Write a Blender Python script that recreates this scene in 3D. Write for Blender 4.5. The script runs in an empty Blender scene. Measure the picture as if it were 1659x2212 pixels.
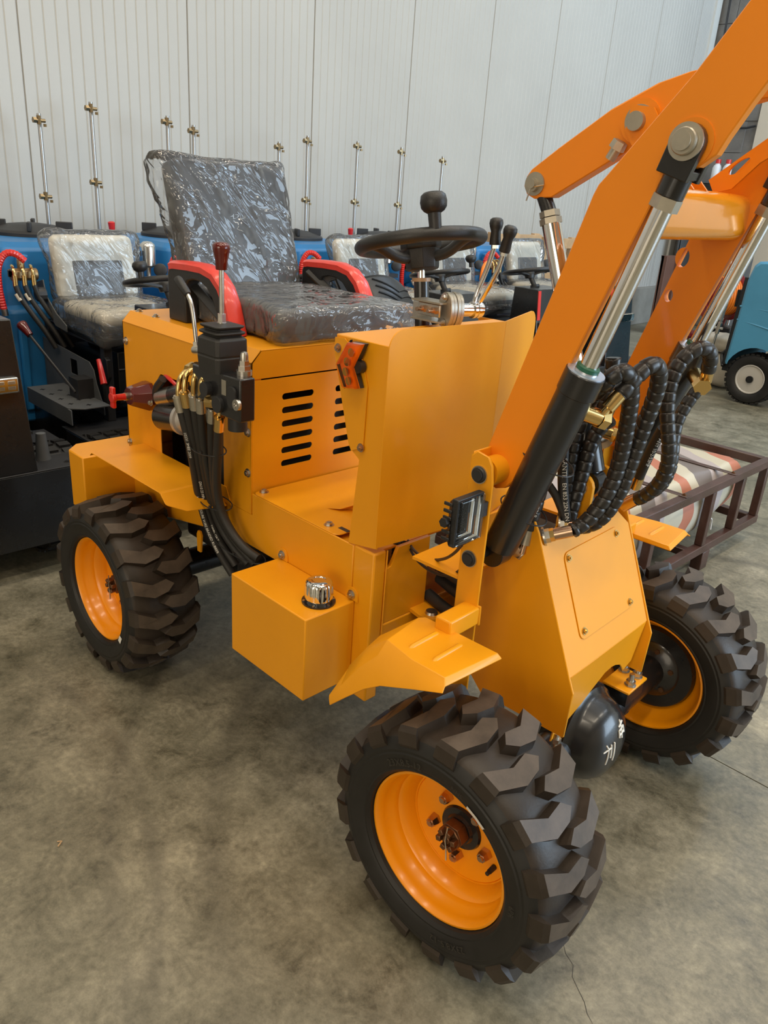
import bpy, bmesh, math, random
from math import sin, cos, pi, radians as rad
from mathutils import Vector as V, Matrix, noise
from mathutils.geometry import tessellate_polygon

S = bpy.context.scene
COL = S.collection
# ------------------------------------------------------------------ camera, light, exposure
FPX = 1684.67
cd = bpy.data.cameras.new('camera'); cam = bpy.data.objects.new('camera', cd); COL.objects.link(cam)
cd.sensor_fit = 'VERTICAL'; cd.sensor_height = 24.0; cd.lens = FPX / 2212 * 24.0
cd.clip_start = 0.05; cd.clip_end = 200
_p, _r, _y = 0.38920067, 0.07242565, 2.34093244
_fw = V((cos(_y)*cos(_p), sin(_y)*cos(_p), -sin(_p))); _rt = V((sin(_y), -cos(_y), 0)); _up = _rt.cross(_fw)
_r2 = _rt*cos(_r) + _up*sin(_r); _u2 = -_rt*sin(_r) + _up*cos(_r)
_M = Matrix((( _r2.x, _u2.x, -_fw.x), (_r2.y, _u2.y, -_fw.y), (_r2.z, _u2.z, -_fw.z))).to_4x4()
_M.translation = V((2.11734, -1.48662, 1.49162))
cam.matrix_world = _M
S.camera = cam
S.view_settings.view_transform = 'Standard'; S.view_settings.look = 'None'
S.view_settings.gamma = 1.0; S.view_settings.use_curve_mapping = False
S.view_settings.exposure = 0.0

w = bpy.data.worlds.new('world'); S.world = w; w.use_nodes = True
bg = w.node_tree.nodes['Background']; bg.inputs[0].default_value = (0.72, 0.86, 1.0, 1); bg.inputs[1].default_value = 0.28

def area(name, loc, target, sx, sy, power, color):
    l = bpy.data.lights.new(name, 'AREA'); l.shape = 'RECTANGLE'; l.size = sx; l.size_y = sy; l.energy = power; l.color = color
    o = bpy.data.objects.new(name, l); COL.objects.link(o); o.location = loc
    o.rotation_euler = (V(target) - V(loc)).to_track_quat('-Z', 'Y').to_euler()
    return o
# daylight falling in through the big doors of the hall, and the lamp rows under the roof
area('door_daylight', (8.8, 5.5, 2.6), (-1.0, 4.0, 1.6), 6.0, 4.6, 760, (0.64, 0.82, 1.0))
area('side_door_daylight', (4.0, -8.7, 2.4), (0.5, 0, 0.8), 4.5, 4.0, 190, (1.0, 0.84, 0.62))
for _x, _pw in ((-0.6, 44), (2.4, 62), (5.4, 50)):
    for _k in range(4):
        area('roof_light', (_x, -3.4 + 3.2*_k, 6.8), (_x, -3.4 + 3.2*_k, 0), 0.5, 2.2, _pw*1.25, (1.0, 0.86, 0.66) if _k < 2 else (1.0, 0.90, 0.75)) if _k < 3 else area('roof_light', (_x, 6.2, 6.8), (_x, 6.2, 0), 0.5, 2.2, _pw*0.8, (0.80, 0.89, 1.0))
area('roof_skylight', (0.8, 8.4, 6.7), (-3.2, 7.6, 4.0), 3.0, 1.2, 190, (0.52, 0.73, 1.0))

# ------------------------------------------------------------------ materials
def srgb(r, g, b):
    f = lambda c: ((c/255)/12.92 if c <= 10 else (((c/255)+0.055)/1.055)**2.4)
    return (f(r), f(g), f(b), 1)
MATS = {}
def mat(name, col, rough=0.5, metal=0.0, coat=0.0, vary=0.0, vscale=6.0, bump=0.0, bscale=200.0, spec=0.5, rvary=0.0):
    m = bpy.data.materials.new(name); m.use_nodes = True; n = m.node_tree.nodes; L = m.node_tree.links
    b = n['Principled BSDF']; b.inputs['Base Color'].default_value = col; b.inputs['Roughness'].default_value = rough
    b.inputs['Metallic'].default_value = metal; b.inputs['Coat Weight'].default_value = coat; b.inputs['Coat Roughness'].default_value = 0.12
    b.inputs['Specular IOR Level'].default_value = spec
    if vary or rvary or bump:
        tc = n.new('ShaderNodeTexCoord')
    if vary or rvary:
        nz = n.new('ShaderNodeTexNoise'); nz.inputs['Scale'].default_value = vscale; nz.inputs['Detail'].default_value = 5; nz.inputs['Roughness'].default_value = 0.62
        L.new(tc.outputs['Object'], nz.inputs['Vector'])
    if vary:
        mx = n.new('ShaderNodeMix'); mx.data_type = 'RGBA'; mx.blend_type = 'MULTIPLY'; mx.inputs[0].default_value = 1.0
        rp = n.new('ShaderNodeMapRange'); rp.inputs[1].default_value = 0.3; rp.inputs[2].default_value = 0.7; rp.inputs[3].default_value = 1 - vary; rp.inputs[4].default_value = 1 + vary*0.4
        L.new(nz.outputs['Fac'], rp.inputs[0]); mx.inputs[6].default_value = col; L.new(rp.outputs[0], mx.inputs[7]); L.new(mx.outputs[2], b.inputs['Base Color'])
    if rvary:
        r2 = n.new('ShaderNodeMapRange'); r2.inputs[1].default_value = 0.3; r2.inputs[2].default_value = 0.7; r2.inputs[3].default_value = rough - rvary; r2.inputs[4].default_value = rough + rvary
        L.new(nz.outputs['Fac'], r2.inputs[0]); L.new(r2.outputs[0], b.inputs['Roughness'])
    if bump:
        n2 = n.new('ShaderNodeTexNoise'); n2.inputs['Scale'].default_value = bscale; n2.inputs['Detail'].default_value = 3
        bp = n.new('ShaderNodeBump'); bp.inputs['Strength'].default_value = bump; bp.inputs['Distance'].default_value = 0.004
        L.new(tc.outputs['Object'], n2.inputs['Vector']); L.new(n2.outputs['Fac'], bp.inputs['Height']); L.new(bp.outputs[0], b.inputs['Normal'])
    MATS[name] = m
    return m
YEL = mat('yellow_paint', (0.84, 0.338, 0.006, 1), 0.38, coat=0.12, spec=0.4, vary=0.06, vscale=3, bump=0.03, bscale=500)
ORA = mat('orange_paint', (0.87, 0.262, 0.008, 1), 0.38, coat=0.15, spec=0.4, vary=0.04, vscale=3, bump=0.03, bscale=500)
GLO = mat('gloss_orange_paint', (0.82, 0.29, 0.012, 1), 0.14, coat=0.6, bump=0.12, bscale=40)
RIM = mat('rim_paint', (0.98, 0.345, 0.002, 1), 0.30, coat=0.3)
BLK = mat('black_paint', (0.012, 0.012, 0.013, 1), 0.28, coat=0.3, rvary=0.06)
SAT = mat('satin_black_metal', (0.022, 0.022, 0.024, 1), 0.5, vary=0.2, vscale=14)
PLA = mat('black_plastic', (0.018, 0.018, 0.019, 1), 0.42, bump=0.15, bscale=420)
RUB = mat('tyre_rubber', (0.042, 0.031, 0.023, 1), 0.46, spec=0.35, vary=0.45, vscale=7, rvary=0.1, bump=0.08, bscale=160)
WAL = mat('tyre_sidewall', (0.012, 0.011, 0.010, 1), 0.55, vary=0.3, vscale=18, rvary=0.06)
HOS = mat('hose_rubber', (0.020, 0.019, 0.018, 1), 0.50, bump=0.15, bscale=700)
SPI = mat('spiral_guard_plastic', (0.022, 0.020, 0.019, 1), 0.34, vary=0.25, vscale=20)
CHR = mat('chrome', (0.80, 0.80, 0.80, 1), 0.07, metal=1.0)
STE = mat('zinc_steel', (0.58, 0.56, 0.52, 1), 0.30, metal=1.0, vary=0.12, vscale=60)
DST = mat('dull_plated_steel', (0.46, 0.43, 0.36, 1), 0.42, metal=0.85, vary=0.1, vscale=50)
BRA = mat('yellow_zinc_brass', (0.72, 0.50, 0.20, 1), 0.20, metal=1.0)
COP = mat('copper_tinted_zinc', (0.60, 0.40, 0.28, 1), 0.24, metal=1.0)
BRN = mat('bronze_brown_nut', (0.20, 0.10, 0.05, 1), 0.40, metal=0.75, vary=0.2, vscale=80)
RED = mat('red_plastic', (0.62, 0.018, 0.012, 1), 0.32, coat=0.3)
ARM = mat('red_armrest_vinyl', (0.70, 0.045, 0.028, 1), 0.38, coat=0.3, vary=0.12, vscale=30)
DRD = mat('dark_red_gloss', (0.10, 0.006, 0.004, 1), 0.12, coat=0.5)
BLU = mat('blue_tank_plastic', (0.020, 0.185, 0.46, 1), 0.38, vary=0.12, vscale=4, bump=0.06, bscale=90)
LBL = mat('light_blue_cover_plastic', (0.075, 0.29, 0.47, 1), 0.45, vary=0.1, vscale=3, bump=0.06, bscale=90)
CRE = mat('cream_vinyl', (0.72, 0.66, 0.54, 1), 0.42, bump=0.08, bscale=60)
GRV = mat('grey_vinyl', (0.030, 0.034, 0.040, 1), 0.34, bump=0.05, bscale=200)
GRN = mat('green_seal', (0.01, 0.10, 0.05, 1), 0.4)
BAR = mat('machined_end_steel', (0.62, 0.72, 0.90, 1), 0.30, metal=0.75)
RUS = mat('primer_brown_steel', (0.075, 0.036, 0.028, 1), 0.38, vary=0.4, vscale=9, rvary=0.12)
WOO = mat('pale_pallet_wood', (0.56, 0.36, 0.19, 1), 0.65, vary=0.25, vscale=9)
BRD = mat('brown_board', (0.14, 0.065, 0.045, 1), 0.6, vary=0.15)
WHT = mat('white_plastic', (0.78, 0.78, 0.78, 1), 0.4)
INK = mat('white_print', (0.80, 0.78, 0.72, 1), 0.6)
ORH = mat('orange_hose_plastic', (0.90, 0.22, 0.01, 1), 0.35)
GRM = mat('grey_rim_paint', (0.50, 0.47, 0.42, 1), 0.35, coat=0.2)
TAN = mat('tan_sack_plastic', (0.52, 0.46, 0.36, 1), 0.55, vary=0.12, vscale=6)
EMB = mat('embossed_rubber', (0.030, 0.026, 0.022, 1), 0.45)
GLD = mat('gold_reflector', (0.82, 0.66, 0.36, 1), 0.12, metal=1.0)

def glassy(name, col, rough=0.05, fac=0.35):
    m = bpy.data.materials.new(name); m.use_nodes = True; n = m.node_tree.nodes; L = m.node_tree.links; n.clear()
    o = n.new('ShaderNodeOutputMaterial'); t = n.new('ShaderNodeBsdfTransparent'); t.inputs[0].default_value = col
    g = n.new('ShaderNodeBsdfGlossy'); g.inputs['Roughness'].default_value = rough; g.inputs[0].default_value = (1, 1, 1, 1)
    lw = n.new('ShaderNodeLayerWeight'); lw.inputs[0].default_value = fac
    mx = n.new('ShaderNodeMixShader'); L.new(lw.outputs['Fresnel'], mx.inputs[0]); L.new(t.outputs[0], mx.inputs[1]); L.new(g.outputs[0], mx.inputs[2]); L.new(mx.outputs[0], o.inputs[0])
    return m
def film(name, scale, stretch, dist, haze=0.06):
    """clear crumpled plastic film: see-through, with broken mirror-like highlights along diagonal creases"""
    m = bpy.data.materials.new(name); m.use_nodes = True; n = m.node_tree.nodes; L = m.node_tree.links; n.clear()
    o = n.new('ShaderNodeOutputMaterial'); t = n.new('ShaderNodeBsdfTransparent'); t.inputs[0].default_value = (0.95, 0.96, 0.97, 1)
    g = n.new('ShaderNodeBsdfGlossy'); g.inputs['Roughness'].default_value = 0.05
    d = n.new('ShaderNodeBsdfDiffuse'); d.inputs[0].default_value = (0.85, 0.86, 0.88, 1)
    tc = n.new('ShaderNodeTexCoord'); mp = n.new('ShaderNodeMapping'); mp.inputs['Scale'].default_value = stretch; mp.vector_type = 'TEXTURE'; mp.inputs['Rotation'].default_value = (rad(38), rad(12), 0)
    nz = n.new('ShaderNodeTexNoise'); nz.inputs['Scale'].default_value = scale; nz.inputs['Detail'].default_value = 3; nz.inputs['Distortion'].default_value = 0.5
    n2 = n.new('ShaderNodeTexNoise'); n2.inputs['Scale'].default_value = scale*0.5; n2.inputs['Detail'].default_value = 2
    r1 = n.new('ShaderNodeMath'); r1.operation = 'SUBTRACT'; r1.inputs[1].default_value = 0.5
    r2 = n.new('ShaderNodeMath'); r2.operation = 'ABSOLUTE'
    ad = n.new('ShaderNodeMath'); ad.operation = 'MULTIPLY_ADD'; ad.inputs[1].default_value = 1.3
    bp = n.new('ShaderNodeBump'); bp.inputs['Strength'].default_value = 1.0; bp.inputs['Distance'].default_value = dist
    L.new(tc.outputs['Object'], mp.inputs[0]); L.new(mp.outputs[0], nz.inputs['Vector']); L.new(mp.outputs[0], n2.inputs['Vector'])
    L.new(nz.outputs['Fac'], r1.inputs[0]); L.new(r1.outputs[0], r2.inputs[0]); L.new(r2.outputs[0], ad.inputs[0]); L.new(n2.outputs['Fac'], ad.inputs[2]); L.new(ad.outputs[0], bp.inputs['Height'])
    L.new(bp.outputs[0], g.inputs['Normal'])
    fr = n.new('ShaderNodeFresnel'); fr.inputs['IOR'].default_value = 1.5; L.new(bp.outputs[0], fr.inputs['Normal'])
    m1 = n.new('ShaderNodeMixShader'); m1.inputs[0].default_value = haze; L.new(t.outputs[0], m1.inputs[1]); L.new(d.outputs[0], m1.inputs[2])
    mx = n.new('ShaderNodeMixShader'); mr = n.new('ShaderNodeMath'); mr.operation = 'MULTIPLY'; mr.inputs[1].default_value = 1.15; mr.use_clamp = True
    L.new(fr.outputs[0], mr.inputs[0]); L.new(mr.outputs[0], mx.inputs[0]); L.new(m1.outputs[0], mx.inputs[1]); L.new(g.outputs[0], mx.inputs[2]); L.new(mx.outputs[0], o.inputs[0])
    return m
FILM = film('clear_wrinkled_film', 13, (1.0, 1.0, 4.2), 0.030, 0.08)
FILM2 = film('clear_wrinkled_film_folds', 13, (1.0, 3.2, 1.0), 0.034, 0.12)
AMB = glassy('amber_lens', (1.0, 0.78, 0.42, 1), 0.06, 0.25)
DUS = mat('dusty_tread_face', (0.092, 0.068, 0.049, 1), 0.50, spec=0.35, vary=0.4, vscale=16, bump=0.05, bscale=120)
CLR = glassy('clear_lens', (0.93, 0.93, 0.92, 1), 0.04, 0.3)

# ------------------------------------------------------------------ mesh builder
YF = 0.049047246
FO = V((1.36982, 0.02710, 0)); FX = V((1.36982, 0, 0)); RF = Matrix.Rotation(YF, 3, 'Z')
def f2w(p): return RF @ (V(p) - FX) + FO          # the front half of the loader is steered three degrees

def frame(axis, up=None):
    a = V(axis).normalized()
    u = V(up) if up else (V((0, 0, 1)) if abs(a.z) < 0.9 else V((1, 0, 0)))
    x = u.cross(a).normalized(); y = a.cross(x)
    return x, y, a
class M:
    def __init__(s): s.v = []; s.f = []; s.mi = []
    def add(s, vs, fs, m=0):
        b = len(s.v); s.v += [V(p) for p in vs]
        for f in fs: s.f.append([b + i for i in f]); s.mi.append(m)
        return s
    def box(s, c, d, rot=None, m=0):
        x, y, z = d[0]/2, d[1]/2, d[2]/2
        vs = [V((i*x, j*y, k*z)) for i in (-1, 1) for j in (-1, 1) for k in (-1, 1)]
        if rot is not None: vs = [rot @ p for p in vs]
        return s.add([V(c) + p for p in vs], [(0,1,3,2),(4,6,7,5),(0,4,5,1),(2,3,7,6),(0,2,6,4),(1,5,7,3)], m)
    def bb(s, x0, x1, y0, y1, z0, z1, m=0):
        return s.box(((x0+x1)/2, (y0+y1)/2, (z0+z1)/2), (abs(x1-x0), abs(y1-y0), abs(z1-z0)), None, m)
    def hexa(s, b, t, m=0):      # four bottom corners, four top corners (same winding)
        return s.add(list(b)+list(t), [(3,2,1,0),(4,5,6,7),(0,1,5,4),(1,2,6,5),(2,3,7,6),(3,0,4,7)], m)
    def cyl(s, p0, p1, r0, r1=None, n=20, m=0, caps=True, spin=0.0):
        p0, p1 = V(p0), V(p1); r1 = r0 if r1 is None else r1
        x, y, a = frame(p1-p0)
        vs = [p + (x*cos(2*pi*i/n+spin) + y*sin(2*pi*i/n+spin))*r for p, r in ((p0, r0), (p1, r1)) for i in range(n)]
        fs = [(i, (i+1) % n, n+(i+1) % n, n+i) for i in range(n)]
        if caps: fs += [tuple(range(n-1, -1, -1)), tuple(range(n, 2*n))]
        return s.add(vs, fs, m)
    def lathe(s, prof, o, axis, n=32, m=0, up=None, close=False):   # prof = [(r, h)] along axis
        x, y, a = frame(axis, up); o = V(o); k = len(prof)
        vs = [o + a*h + (x*cos(2*pi*i/n) + y*sin(2*pi*i/n))*r for i in range(n) for r, h in prof]
        fs = []
        for i in range(n):
            j = (i+1) % n
            for q in range(k if close else k-1):
                q2 = (q+1) % k
                fs.append((i*k+q, j*k+q, j*k+q2, i*k+q2))
        if not close:
            if prof[0][0] > 1e-6: fs.append(tuple(i*k for i in range(n-1, -1, -1)))
            if prof[-1][0] > 1e-6: fs.append(tuple(i*k+k-1 for i in range(n)))
        return s.add(vs, fs, m)
    def tube(s, pts, r, n=10, m=0, closed=False, caps=True):
        pts = [V(p) for p in pts]; k = len(pts); rr = r if callable(r) else (lambda i, a: r)
        vs = []; x = None
        for i, p in enumerate(pts):
            if closed: t = pts[(i+1) % k] - pts[i-1]
            else: t = pts[min(i+1, k-1)] - pts[max(i-1, 0)]
            t = t.normalized() if t.length > 1e-9 else V((0, 0, 1))
            if x is None: x = frame(t)[0]
            x = (x - t*x.dot(t)).normalized(); y = t.cross(x)
            vs += [p + (x*cos(2*pi*j/n) + y*sin(2*pi*j/n))*rr(i, j/n) for j in range(n)]
        fs = [(i*n+j, i*n+(j+1) % n, ((i+1) % k)*n+(j+1) % n, ((i+1) % k)*n+j) for i in range(k if closed else k-1) for j in range(n)]
        if caps and not closed: fs += [tuple(range(n-1, -1, -1)), tuple((k-1)*n+j for j in range(n))]
        return s.add(vs, fs, m)
    def plate(s, outer, o, ex, ey, t, holes=(), m=0):     # flat sheet: 2-D outline in the plane o + x*ex + y*ey, thickness t along ex x ey
        ex, ey, o = V(ex), V(ey), V(o); nn = ex.cross(ey).normalized()*t
        loops = [list(outer)] + [list(h) for h in holes]
        tri = tessellate_polygon([[V((a, b, 0)) for a, b in l] for l in loops])
        flat = [o + ex*a + ey*b for l in loops for a, b in l]; n = len(flat)
        vs = flat + [p + nn for p in flat]; fs = []
        for a, b, c in tri:
            q = (flat[b]-flat[a]).cross(flat[c]-flat[a]).dot(nn)
            if q < 0: b, c = c, b
            fs += [(c, b, a), (a+n, b+n, c+n)]
        i0 = 0
        for l in loops:
            k = len(l)
            for i in range(k): a, b = i0+i, i0+(i+1) % k; fs.append((a, b, b+n, a+n))
            i0 += k
        return s.add(vs, fs, m)
    def bolt(s, p, axis, r=0.007, h=0.006, m=0, washer=True):
        a = V(axis).normalized(); p = V(p)
        if washer: s.cyl(p, p+a*0.0018, r*1.45, n=16, m=m)
        s.cyl(p+a*0.0018, p+a*(0.0018+h), r, n=6, m=m); s.cyl(p+a*(0.0018+h), p+a*(0.004+h), r*0.5, n=10, m=m)
        return s
    def sphere(s, c, r, n=16, k=10, m=0, sc=(1, 1, 1)):
        prof = [(max(r*sin(pi*i/k), 0 if i in (0, k) else 0), -r*cos(pi*i/k)) for i in range(k+1)]
        b = len(s.v); s.lathe(prof, (0, 0, 0), (0, 0, 1), n, m)
        for i in range(b, len(s.v)): q = s.v[i]; s.v[i] = V((q.x*sc[0], q.y*sc[1], q.z*sc[2])) + V(c)
        return s
    def xf(s, Mx): s.v = [Mx @ p for p in s.v]; return s
    def mesh(s, name, mats, F=False, smooth=35):
        me = bpy.data.meshes.new(name)
        me.from_pydata([tuple(f2w(p) if F else p) for p in s.v], [], s.f)
        for mm in (mats if isinstance(mats, (list, tuple)) else [mats]): me.materials.append(mm)
        if any(s.mi):
            for p, i in zip(me.polygons, s.mi): p.material_index = i
        bm = bmesh.new(); bm.from_mesh(me); bmesh.ops.remove_doubles(bm, verts=bm.verts, dist=1e-6); bmesh.ops.recalc_face_normals(bm, faces=bm.faces); bm.to_mesh(me); bm.free()
        if smooth:
            me.polygons.foreach_set('use_smooth', [True]*len(me.polygons)); me.set_sharp_from_angle(angle=rad(smooth))
        me.update(); return me

def part(name, mb, mats, parent=None, F=False, smooth=35, bevel=0.0, seg=2, label=None, kind=None):
    me = mb if isinstance(mb, bpy.types.Mesh) else mb.mesh(name, mats, F, smooth)
    o = bpy.data.objects.new(name, me); COL.objects.link(o)
    if parent is not None:
        o.parent = parent
        if parent.type == 'EMPTY': o.matrix_parent_inverse = Matrix.Translation(-parent.location)
    if bevel:
        b = o.modifiers.new('bevel', 'BEVEL'); b.width = bevel; b.segments = seg; b.limit_method = 'ANGLE'; b.angle_limit = rad(40); b.harden_normals = False
    if label: o['label'] = label
    if kind: o['kind'] = kind
    return o
def thing(name, label, cat, loc, group=None):
    o = bpy.data.objects.new(name, None); COL.objects.link(o); o.location = loc; o.empty_display_size = 0.1
    o['label'] = label; o['category'] = cat
    if group: o['group'] = group
    return o
def tag(o, label, cat, group=None):
    o['label'] = label; o['category'] = cat
    if group: o['group'] = group
    return o
def copy_tree(src, dy, dx=0.0):
    r = src.copy(); COL.objects.link(r); r.location = src.location + V((dx, dy, 0))
    for ch in src.children:
        c = ch.copy(); COL.objects.link(c); c.parent = r; c.matrix_parent_inverse = ch.matrix_parent_inverse.copy()
        for g in ch.children:
            d = g.copy(); COL.objects.link(d); d.parent = c
    return r
def smoothpath(pts, step=0.008):
    pts = [V(p) for p in pts]; out = []
    for _ in range(2):      # relax digitising jitter a little
        q = pts[:]
        for i in range(1, len(pts)-1): q[i] = pts[i]*0.6 + (pts[i-1]+pts[i+1])*0.2
        pts = q
    ext = [pts[0]*2-pts[1]] + pts + [pts[-1]*2-pts[-2]]
    for i in range(1, len(ext)-2):
        a, b, c, d = ext[i-1:i+3]; k = max(2, int((c-b).length/step))
        for j in range(k):
            t = j/k
            out.append(0.5*((2*b) + (c-a)*t + (2*a-5*b+4*c-d)*t*t + (3*b-a-3*c+d)*t**3))
    out.append(pts[-1]); return out
def rrect(x0, x1, y0, y1, r, n=5):
    out = []
    for cx, cy, a in ((x1-r, y1-r, 0), (x0+r, y1-r, 90), (x0+r, y0+r, 180), (x1-r, y0+r, 270)):
        out += [(cx+r*cos(rad(a+90*i/n)), cy+r*sin(rad(a+90*i/n))) for i in range(n+1)]
    return out
def circ(cx, cy, r, n=24): return [(cx+r*cos(2*pi*i/n), cy+r*sin(2*pi*i/n)) for i in range(n)]
def text_mesh(txt, size):
    cu = bpy.data.curves.new('t', 'FONT'); cu.body = txt; cu.size = size; cu.resolution_u = 2
    o = bpy.data.objects.new('t', cu); COL.objects.link(o); bpy.context.view_layer.update()
    me = o.to_mesh(); vs = [v.co.copy() for v in me.vertices]; fs = [tuple(p.vertices) for p in me.polygons]
    o.to_mesh_clear(); bpy.data.objects.remove(o); bpy.data.curves.remove(cu)
    return vs, fs
def hose_text(txt, size, path, s0, r, side, flip=False, m=0):
    """lettering printed along a hose: the text baseline follows the hose and wraps on its surface facing `side`"""
    vs, fs = text_mesh(txt, size); pts = [V(p) for p in path]
    L = [0.0]
    for a, b in zip(pts, pts[1:]): L.append(L[-1]+(b-a).length)
    out = []
    for v in vs:
        s = min(max(s0 + (v.x if not flip else -v.x), 0), L[-1]-1e-5)
        i = max(j for j in range(len(L)-1) if L[j] <= s); t = (s-L[i])/(L[i+1]-L[i])
        p = pts[i].lerp(pts[i+1], t); tg = (pts[min(i+2, len(pts)-1)]-pts[max(i-1, 0)]).normalized()
        d = V(side); d = (d - tg*d.dot(tg)).normalized(); e = d.cross(tg)
        a = (v.y - size*0.35)/r * (-1 if flip else 1)
        out.append(p + (d*cos(a) + e*sin(a))*(r+0.0006))
    return M().add(out, fs, m)
P = {
  'loop_lower': [(1.262,-0.19,0.848),(1.264,-0.182,0.897),(1.266,-0.173,0.949),(1.276,-0.17,1.013),(1.298,-0.17,1.072),(1.326,-0.173,1.124),(1.362,-0.186,1.171),(1.391,-0.198,1.205),(1.401,-0.182,1.223),(1.41,-0.161,1.213),(1.41,-0.139,1.178),(1.403,-0.118,1.134),(1.395,-0.099,1.084),(1.391,-0.091,1.049),(1.387,-0.082,1.006),(1.383,-0.086,0.964),(1.374,-0.095,0.925),(1.359,-0.106,0.884),(1.346,-0.123,0.862),(1.337,-0.14,0.857)],
  'loop_upper': [(1.4,-0.17,1.168),(1.414,-0.149,1.201),(1.421,-0.127,1.224),(1.43,-0.109,1.232),(1.436,-0.091,1.22),(1.434,-0.076,1.187),(1.425,-0.063,1.153),(1.409,-0.05,1.092),(1.401,-0.05,1.047),(1.394,-0.05,0.994),(1.392,-0.056,0.95),(1.38,-0.064,0.902),(1.365,-0.071,0.869),(1.347,-0.076,0.854),(1.328,-0.08,0.846)],
  'loop_far': [(1.421,0.2,1.178),(1.432,0.184,1.211),(1.427,0.166,1.233),(1.414,0.139,1.238),(1.396,0.117,1.219),(1.383,0.106,1.186),(1.38,0.1,1.142),(1.385,0.1,1.102),(1.399,0.1,1.056),(1.415,0.1,1.01),(1.418,0.108,0.973),(1.405,0.118,0.926),(1.38,0.125,0.887),(1.351,0.13,0.867)],
  'loop_far2': [(1.408,0.2,1.132),(1.396,0.18,1.096),(1.387,0.16,1.061),(1.396,0.15,1.021),(1.411,0.14,0.987),(1.412,0.14,0.95),(1.402,0.14,0.913),(1.379,0.145,0.885),(1.356,0.15,0.873)],
  'plain_far': [(1.36,0.17,1.035),(1.341,0.18,0.987),(1.326,0.19,0.93),(1.316,0.2,0.898)],
  'tilt_a': [(1.327,-0.03,1.083),(1.308,-0.036,1.065),(1.295,-0.041,1.042),(1.294,-0.047,0.994),(1.295,-0.054,0.949),(1.293,-0.063,0.903),(1.289,-0.071,0.863),(1.294,-0.08,0.84)],
  'tilt_b': [(1.267,-0.05,1.065),(1.263,-0.058,1.037),(1.268,-0.066,0.997),(1.271,-0.072,0.946),(1.275,-0.076,0.893),(1.285,-0.08,0.848)],
  'tilt_c': [(1.292,0.0,1.202),(1.3,0.0,1.177),(1.294,0.0,1.132),(1.291,0.0,1.091)],
  'sante': [(1.264,-0.1,1.024),(1.268,-0.1,0.983),(1.275,-0.1,0.935),(1.285,-0.1,0.898),(1.299,-0.1,0.855)],
  'curl': [(1.255,-0.12,0.93),(1.273,-0.113,0.916),(1.283,-0.107,0.884),(1.299,-0.1,0.855)],
  'curl2': [(1.306,-0.03,0.91),(1.32,-0.037,0.894),(1.324,-0.043,0.871),(1.319,-0.05,0.845)],
  'rear_a': [(0.368,-0.47,0.968),(0.368,-0.457,0.896),(0.386,-0.444,0.843),(0.355,-0.423,0.773),(0.329,-0.397,0.668),(0.333,-0.374,0.568),(0.377,-0.357,0.49),(0.415,-0.34,0.44)],
  'rear_b': [(0.4,-0.47,0.987),(0.387,-0.45,0.899),(0.385,-0.43,0.836),(0.352,-0.4,0.722),(0.328,-0.37,0.614),(0.351,-0.35,0.518),(0.416,-0.33,0.468)],
  'rear_c': [(0.426,-0.46,0.984),(0.405,-0.443,0.903),(0.398,-0.426,0.847),(0.377,-0.403,0.753),(0.357,-0.377,0.673),(0.359,-0.354,0.582),(0.396,-0.337,0.522),(0.463,-0.32,0.489)],
  'rear_d': [(0.441,-0.45,0.978),(0.41,-0.43,0.877),(0.397,-0.41,0.783),(0.378,-0.38,0.68),(0.369,-0.35,0.599),(0.401,-0.33,0.532),(0.48,-0.31,0.492)],
  'rear_e': [(0.436,-0.43,0.958),(0.4,-0.41,0.871),(0.374,-0.39,0.795),(0.351,-0.372,0.716),(0.339,-0.356,0.643),(0.345,-0.34,0.583)],
  'rear_f': [(0.478,-0.44,0.959),(0.449,-0.426,0.886),(0.431,-0.411,0.815),(0.412,-0.397,0.74),(0.398,-0.383,0.678),(0.413,-0.369,0.604),(0.467,-0.354,0.554),(0.514,-0.34,0.539)],
  'rear_g': [(0.525,-0.45,0.95),(0.499,-0.436,0.88),(0.463,-0.421,0.783),(0.434,-0.407,0.713),(0.437,-0.394,0.652),(0.48,-0.383,0.594),(0.529,-0.371,0.563),(0.567,-0.36,0.558)],
  'wire1': [(0.942,-0.2,0.709),(0.974,-0.227,0.704),(1.029,-0.253,0.709),(1.09,-0.28,0.732),(1.142,-0.307,0.766),(1.182,-0.333,0.804),(1.213,-0.36,0.843)],
  'wire2': [(0.942,-0.2,0.707),(0.963,-0.22,0.698),(1.004,-0.24,0.687),(1.063,-0.26,0.689),(1.114,-0.273,0.7),(1.151,-0.287,0.723),(1.172,-0.3,0.749)],
  'conduit': [(0.94,-0.22,0.709),(0.949,-0.227,0.678),(0.953,-0.233,0.653),(0.943,-0.24,0.637)],
  'conduit2': [(0.944,-0.2,0.706),(0.957,-0.213,0.682),(0.957,-0.227,0.662),(0.951,-0.24,0.645)],
  'elbow_a': [(0.369,-0.47,0.997),(0.368,-0.465,1.02),(0.36,-0.45,1.031),(0.356,-0.43,1.034)],
  'elbow_b': [(0.4,-0.47,1.016),(0.398,-0.465,1.036),(0.389,-0.45,1.043),(0.381,-0.43,1.042)],
  'elbow_c': [(0.44,-0.47,1.023),(0.438,-0.465,1.041),(0.431,-0.45,1.047),(0.422,-0.43,1.046)],
  'elbow_d': [(0.474,-0.47,1.022),(0.471,-0.465,1.038),(0.464,-0.45,1.044),(0.461,-0.43,1.043)],
}

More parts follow.
